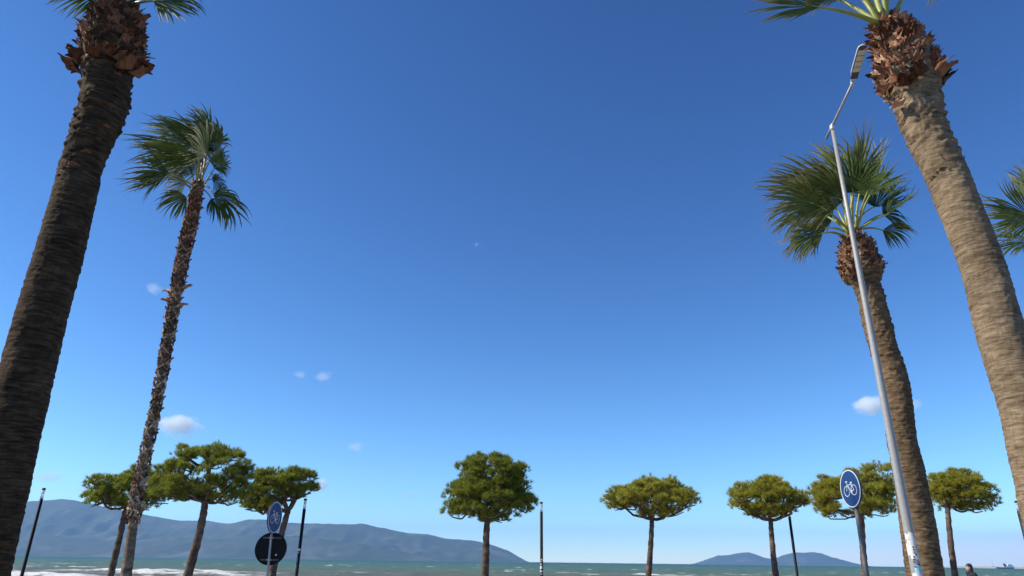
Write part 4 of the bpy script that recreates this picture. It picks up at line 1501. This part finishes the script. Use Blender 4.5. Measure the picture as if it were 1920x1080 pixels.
# ------------------------------------------------------------------ the tall silver street lamp
def street_lamp():
    Y = 12.0
    top = at(1560, 237, Y)
    foot = at(1720, 1080, Y)
    root = empty('street_lamp', (foot.x, Y, 0), 'tall silver street lamp with a flat head, before the stout palm on the right', 'street lamp')
    o = root.location
    H = top.z
    lean = (top.x - foot.x) / (top.z - foot.z)
    def pole_at(z):
        return Vector((lean * (z - foot.z), 0, z))
    b = MB()
    zs = [0, 0.05, 0.3, 1.2, 2.5, 2.52, 4.0, 5.5, 7.0, 8.0, H]
    b.tube([pole_at(z) for z in zs], [0.088 + (0.036 - 0.088) * z / H for z in zs], 24)
    b.build('pole', MAT['zinc'], root, True)
    b = MB()
    b.tube([pole_at(0.0), pole_at(0.02)], 0.2, 4)
    b.build('base_plate', MAT['zinc_shaded'], root)
    # collar and arm: runs out over the road, towards the viewer
    hd = at(1598, 157, 11.0) - o
    tp = pole_at(H)
    tail = tp + (tp - hd).normalized() * 0.32
    arm = MB()
    arm.tube([tail, tp, tp.lerp(hd, 0.5), hd], [0.026, 0.026, 0.025, 0.024], 14)
    arm.build('arm', MAT['zinc'], root, True)
    b = MB()
    b.tube([pole_at(H - 0.10), pole_at(H + 0.02)], [0.046, 0.046], 16)
    d = (hd - tp).normalized()
    b.tube([tp - d * 0.06, tp + d * 0.06], 0.036, 14)
    b.build('collar', MAT['alu'], root, True)
    # head
    end = at(1619, 84, 10.1) - o
    ax = (end - hd).normalized()
    side = ax.cross(Vector((0, 0, 1))).normalized()
    upv = side.cross(ax).normalized()
    if upv.z < 0:
        upv, side = -upv, -side
    # turn the lens a little towards the road side
    M = Matrix((side, ax, upv)).transposed().to_4x4()
    M = Matrix.Translation(hd) @ M
    L = (end - hd).length
    def outline(k):      # half width along the head
        return 0.034 + 0.052 * min(1, max(0, (k - 0.10) / 0.22)) if k < 0.9 else 0.086 * math.sqrt(max(0.0, 1 - ((k - 0.9) / 0.1) ** 2)) * 0.75 + 0.0215
    ks = [0.0, 0.06, 0.14, 0.22, 0.30, 0.40, 0.6, 0.8, 0.9, 0.95, 0.98, 1.0]
    v, f = [], []
    for k in ks:
        w = outline(k)
        h = 0.055 if k < 0.9 else 0.055 * (1 - 0.5 * (k - 0.9) / 0.1)
        for x, z in ((-w, 0.0), (-w, h * 0.5), (-w * 0.6, h), (w * 0.6, h), (w, h * 0.5), (w, 0.0)):
            v.append(M @ Vector((x, k * L, z)))
    n = 6
    for i in range(len(ks) - 1):
        for j in range(n):
            j2 = (j + 1) % n
            f.append((i * n + j, i * n + j2, (i + 1) * n + j2, (i + 1) * n + j))
    f.append(tuple(range(n))[::-1])
    f.append(tuple((len(ks) - 1) * n + j for j in range(n)))
    b = MB()
    b.add(v, f)
    head = b.build('lamp_head', MAT['alu'], root)
    b = MB()
    b.box((-0.066, 0.14 * L, -0.012), (0.066, 0.97 * L, -0.0015), M)
    b.build('underside', MAT['dark_metal'], head)
    y0, y1 = 0.33 * L, 0.90 * L
    for i in range(4):
        b = MB()
        a = y0 + (y1 - y0) * i / 4
        e = y0 + (y1 - y0) * (i + 1) / 4 - 0.018
        b.box((-0.060, a, -0.022), (0.060, e, -0.0125), M)
        b.build('light_panel', MAT['lens'], head)
    b = MB()
    b.tube([hd - ax * 0.10, hd + ax * 0.05], 0.032, 12)
    b.build('socket', MAT['alu'], head, True)
    # torn bills pasted low on the pole
    rg_ = random.Random(3)
    for py, h, mat, wd in ((1006, 0.10, 'paper', 0.9), (1016, 0.08, 'paper', 1.1), (1030, 0.16, 'paper', 1.0), (1044, 0.12, 'paper', 1.1), (1056, 0.10, 'zinc', 0.9), (1069, 0.14, 'paper_blue', 0.8), (1085, 0.16, 'paper', 1.0)):
        z = at(1712, py, Y).z
        r = 0.088 + (0.036 - 0.088) * z / H + 0.003
        c = pole_at(z)
        a0 = -math.pi / 2 + rg_.uniform(-0.8, 0.1)
        v, f = [], []
        for i in range(9):
            a = a0 - wd + 2 * wd * i / 8
            v.append((c.x + r * math.cos(a), r * math.sin(a), z - h / 2 + rg_.uniform(-0.025, 0.025)))
            v.append((c.x + r * math.cos(a), r * math.sin(a), z + h / 2 + rg_.uniform(-0.025, 0.025)))
        for i in range(8):
            f.append((2 * i, 2 * i + 2, 2 * i + 3, 2 * i + 1))
        obj('sticker', mesh_np('sticker', v, f), MAT[mat], root)
    for k in range(9):
        py = 1026 + k * 4.6
        z = at(1712, py, Y).z
        r = 0.088 + (0.036 - 0.088) * z / H + 0.006
        c = pole_at(z)
        a = -math.pi / 2 + rg_.uniform(-0.7, 0.5)
        hh, ww = rg_.uniform(0.006, 0.014), rg_.uniform(0.1, 0.28)
        v = []
        for i in range(4):
            t = a - ww + 2 * ww * i / 3
            v += [(c.x + r * math.cos(t), r * math.sin(t), z - hh), (c.x + r * math.cos(t), r * math.sin(t), z + hh)]
        obj('sticker', mesh_np('sticker', v, [(0, 2, 3, 1), (2, 4, 5, 3), (4, 6, 7, 5)]), MAT['ink'], root)


street_lamp()


# ------------------------------------------------------------------ far spit of land, ship, person
def spit():
    Y = 3600.0
    b = MB()
    a = at(1768, fy(1768, 1056), Y)
    e = at(2400, fy(1920, 1054), Y)
    n = 60
    v, f = [], []
    for i in range(n + 1):
        x = a.x + (e.x - a.x) * i / n
        h = 8.5 + 2.0 * float(vnoise(np.array([i * 0.9]), np.array([0.5]))[0])
        if i < 3:
            h *= 0.3 + 0.23 * i
        for dy, z in ((-30, SEA_Z - 2), (-20, SEA_Z + h * 0.5), (0, SEA_Z + h), (60, SEA_Z + h), (90, SEA_Z - 2)):
            v.append((x, Y + dy, z))
    for i in range(n):
        for j in range(4):
            p = i * 5 + j
            f.append((p, p + 5, p + 6, p + 1))
    b.add(v, f)
    b.build('breakwater', simple('pale_rock', (0.42, 0.38, 0.30), 0.95, var=0.25, scale=0.02), label='long low pale breakwater on the horizon at right', category='breakwater')
    for k, (px, h) in enumerate(((1822, 16), (1863, 14))):
        p = at(px, fy(px, 1054), Y + 20)
        m = MB()
        m.tube([(p.x, p.y, SEA_Z + 6), (p.x, p.y, SEA_Z + 8 + h)], [0.9, 0.6], 6)
        m.tube([(p.x - 2, p.y, SEA_Z + 8 + h), (p.x + 2, p.y, SEA_Z + 8 + h)], 0.7, 6)
        m.build('mast', MAT['dark_metal'], label=('thin harbour mast on the breakwater, left one' if k == 0 else 'thin harbour mast on the breakwater, nearer the ship'), category='mast', group='masts on the breakwater')


spit()


def ship():
    Y = 3300.0
    p0 = at(1869, fy(1869, 1056), Y)
    p1 = at(1902, fy(1902, 1056), Y)
    Ls = p1.x - p0.x
    root = empty('ship', (p0.x, Y, SEA_Z), 'white ship with a dark hull and dark funnel moored at the breakwater', 'ship')
    W = 14.0
    secs = [(0.0, 0.75, 6.0), (0.08, 0.95, 5.6), (0.3, 1, 5.0), (0.8, 1, 5.2), (0.93, 0.6, 6.2), (1.0, 0.08, 7.2)]
    v, f = [], []
    for t, w, h in secs:
        x = t * Ls
        for y, z in ((-W / 2 * w * 0.7, -1.0), (-W / 2 * w, h), (W / 2 * w, h), (W / 2 * w * 0.7, -1.0)):
            v.append((x, y, z))
    for i in range(len(secs) - 1):
        for j in range(4):
            j2 = (j + 1) % 4
            f.append((i * 4 + j, i * 4 + 4 + j, i * 4 + 4 + j2, i * 4 + j2))
    f += [(0, 1, 2, 3), tuple(len(v) - 4 + k for k in (3, 2, 1, 0))]
    b = MB()
    b.add(v, f)
    b.build('hull', MAT['dark_metal'], root)
    wm = MAT['sign_white']
    b = MB()
    b.box((0.52 * Ls, -6, 5.25), (0.98 * Ls, 6, 9.5))
    b.box((0.60 * Ls, -5.4, 9.55), (0.93 * Ls, 5.4, 14.0))
    b.box((0.66 * Ls, -5, 14.05), (0.86 * Ls, 5, 18.5))
    b.build('superstructure', wm, root)
    b = MB()
    v = []
    for z, x0, x1 in ((5.2, 0.50, 0.60), (21.0, 0.42, 0.52)):
        v += [(x0 * Ls, -2.5, z), (x1 * Ls, -2.5, z), (x1 * Ls, 2.5, z), (x0 * Ls, 2.5, z)]
    b.add(v, [(3, 2, 1, 0), (4, 5, 6, 7), (0, 1, 5, 4), (1, 2, 6, 5), (2, 3, 7, 6), (3, 0, 4, 7)])
    b.build('funnel', MAT['black'], root)
    b = MB()
    b.tube([(0.74 * Ls, 0, 18.4), (0.74 * Ls, 0, 24)], [0.5, 0.3], 6)
    b.build('mast', wm, root)
    for k in range(5):
        b = MB()
        b.box((0.62 * Ls + k * 0.058 * Ls, -5.46, 11.2), (0.62 * Ls + (k + 0.7) * 0.058 * Ls, -5.41, 12.6))
        b.build('window', MAT['black'], root)


ship()


def person():
    Y = 25.0
    top = at(1818, 1057, Y)
    H = max(1.55, min(1.85, top.z))
    root = empty('person', (top.x, Y, 0), 'dark-haired person in a dark jacket, head and shoulders showing at the bottom right', 'person')
    k = H / 1.72
    # walking to the left (-X), the shoulders turned a little to the viewer
    J = {'pelvis': (0, 0, .95), 'waist': (0, 0, 1.10), 'chest': (-.01, 0, 1.30), 'neck0': (-.01, 0, 1.44), 'neck': (-.025, 0, 1.50),
         'shl': (-.03, -.17, 1.40), 'ell': (.05, -.23, 1.13), 'wrl': (-.08, -.22, .92), 'hal': (-.13, -.21, .85),
         'shr': (.02, .17, 1.40), 'elr': (.08, .23, 1.14), 'wrr': (.02, .22, .90), 'har': (-.01, .21, .82),
         'hil': (0, -.09, .90), 'knl': (-.16, -.09, .50), 'anl': (-.20, -.09, .09), 'tol': (-.36, -.10, .035),
         'hir': (0, .09, .90), 'knr': (.06, .09, .49), 'anr': (.24, .09, .12), 'tor': (.11, .10, .03)}
    Rd = {'pelvis': .14, 'waist': .135, 'chest': .165, 'neck0': .08, 'neck': .055, 'shl': .085, 'shr': .085, 'ell': .06, 'elr': .06, 'wrl': .045, 'wrr': .045, 'hal': .03, 'har': .03,
          'hil': .10, 'hir': .10, 'knl': .075, 'knr': .075, 'anl': .055, 'anr': .055, 'tol': .04, 'tor': .04}
    E = [('pelvis', 'waist'), ('waist', 'chest'), ('chest', 'neck0'), ('neck0', 'neck'), ('chest', 'shl'), ('shl', 'ell'), ('ell', 'wrl'), ('wrl', 'hal'), ('chest', 'shr'), ('shr', 'elr'), ('elr', 'wrr'), ('wrr', 'har'),
         ('pelvis', 'hil'), ('hil', 'knl'), ('knl', 'anl'), ('anl', 'tol'), ('pelvis', 'hir'), ('hir', 'knr'), ('knr', 'anr'), ('anr', 'tor')]
    names = list(J)
    me = bpy.data.meshes.new('body')
    me.from_pydata([tuple(c * k for c in J[n]) for n in names], [(names.index(a), names.index(b)) for a, b in E], [])
    o = obj('body', me, None, root)
    md = o.modifiers.new('skin', 'SKIN')
    for i, n in enumerate(names):
        sv = me.skin_vertices[0].data[i]
        fr = 0.72 if n in ('chest', 'waist', 'pelvis') else 1.0
        sv.radius = (Rd[n] * k, Rd[n] * k * fr)
        sv.use_root = n == 'pelvis'
    ss = o.modifiers.new('sub', 'SUBSURF')
    ss.levels = ss.render_levels = 2
    md.use_smooth_shade = True
    dg = bpy.context.evaluated_depsgraph_get()
    me2 = bpy.data.meshes.new_from_object(o.evaluated_get(dg))
    o.modifiers.clear()
    o.data = me2
    me2.materials.clear()
    for m in (MAT['cloth'], MAT['trousers'], MAT['skin']):
        me2.materials.append(m)
    for p in me2.polygons:
        c = p.center / k
        p.material_index = 2 if (c.z > 1.47 or (c.z < 0.90 and abs(c.y) > 0.185)) else (1 if c.z < 0.93 else 0)
    # head: an egg with brow, nose, chin, facing -X
    bm = bmesh.new()
    bmesh.ops.create_uvsphere(bm, u_segments=28, v_segments=22, radius=1.0)
    for v in bm.verts:
        x, y, z = v.co
        w = 0.074 * (1 - 0.16 * max(0, -z))
        d = 0.098
        nx = x * d - (0.012 if x < 0 and z < -0.2 else 0)
        if x < -0.75 and abs(y) < 0.24 and -0.38 < z < 0.12:
            nx -= 0.022 * (1 - abs(y) / 0.24) * (1 - abs(z + 0.16) / 0.3)
        if x < -0.6 and 0.02 < z < 0.2 and 0.2 < abs(y) < 0.55:
            nx += 0.008
        if x < -0.75 and abs(y) < 0.3 and abs(z + 0.52) < 0.07:
            nx -= 0.006
        v.co = (nx, y * w, z * 0.118)
    hm = bpy.data.meshes.new('head')
    bm.to_mesh(hm)
    bm.free()
    for p in hm.polygons:
        p.use_smooth = True
    hm.transform(Matrix.Translation((-0.045 * k, 0, (1.72 - 0.125) * k)) @ Matrix.Scale(k, 4))
    hd = obj('head', hm, MAT['skin'], root)
    bm = bmesh.new()
    bmesh.ops.create_uvsphere(bm, u_segments=28, v_segments=20, radius=1.0)
    bmesh.ops.delete(bm, geom=[v for v in bm.verts if (v.co.z < 0.30 and v.co.x < -0.25) or v.co.z < -0.62], context='VERTS')
    for v in bm.verts:
        n_ = float(vnoise(np.array([v.co.x * 5]), np.array([v.co.y * 5]), np.array([v.co.z * 5]))[0])
        s_ = 1.0 + 0.06 * n_
        v.co = (v.co.x * 0.112 * s_ + 0.006, v.co.y * 0.090 * s_, v.co.z * 0.132 * s_ + 0.004)
    hm = bpy.data.meshes.new('hair')
    bm.to_mesh(hm)
    bm.free()
    for p in hm.polygons:
        p.use_smooth = True
    hm.transform(Matrix.Translation((-0.045 * k, 0, (1.72 - 0.125) * k)) @ Matrix.Scale(k, 4))
    obj('hair', hm, MAT['hair'], hd)
    for s_ in (-1, 1):
        b = MB()
        b.lathe([(0.004, -0.008), (0.020, -0.004), (0.024, 0.004), (0.012, 0.006)], 10, Matrix.Translation(Vector((-0.035, s_ * 0.076, 1.59)) * k) @ Matrix.Rotation(R(90 * s_), 4, 'X') @ Matrix.Scale(1.35, 4, (0, 1, 0)))
        b.build('ear', MAT['skin'], hd, True)
        b = MB()
        b.lathe([(0.002, -0.004), (0.009, 0.0), (0.002, 0.004)], 8, Matrix.Translation(Vector((-0.128, s_ * 0.030, 1.607)) * k))
        b.build('eye', MAT['ink'], hd, True)
    # collar of the jacket
    b = MB()
    b.lathe([(0.085, 1.43), (0.088, 1.47), (0.075, 1.52), (0.062, 1.52), (0.06, 1.45)], 18, Matrix.Translation((-0.02, 0, 0)) @ Matrix.Scale(k, 4))
    b.build('jacket_collar', MAT['cloth'], root, True)
    # fingers
    for (hx, hy, hz) in (J['hal'], J['har']):
        for i in range(4):
            b = MB()
            q = Vector((hx - 0.03 + 0.018 * i, hy, hz - 0.015)) * k
            ln = (0.07, 0.08, 0.075, 0.06)[i]
            b.tube([q, q + Vector((-0.008, 0, -ln * 0.5)), q + Vector((0.008, 0, -ln))], [0.009, 0.0085, 0.006], 6)
            b.build('finger', MAT['skin'], o)
        b = MB()
        q = Vector((hx - 0.035, hy, hz + 0.02)) * k
        b.tube([q, q + Vector((-0.03, 0, -0.025)), q + Vector((-0.035, 0, -0.055))], [0.011, 0.010, 0.007], 6)
        b.build('thumb', MAT['skin'], o)


person()
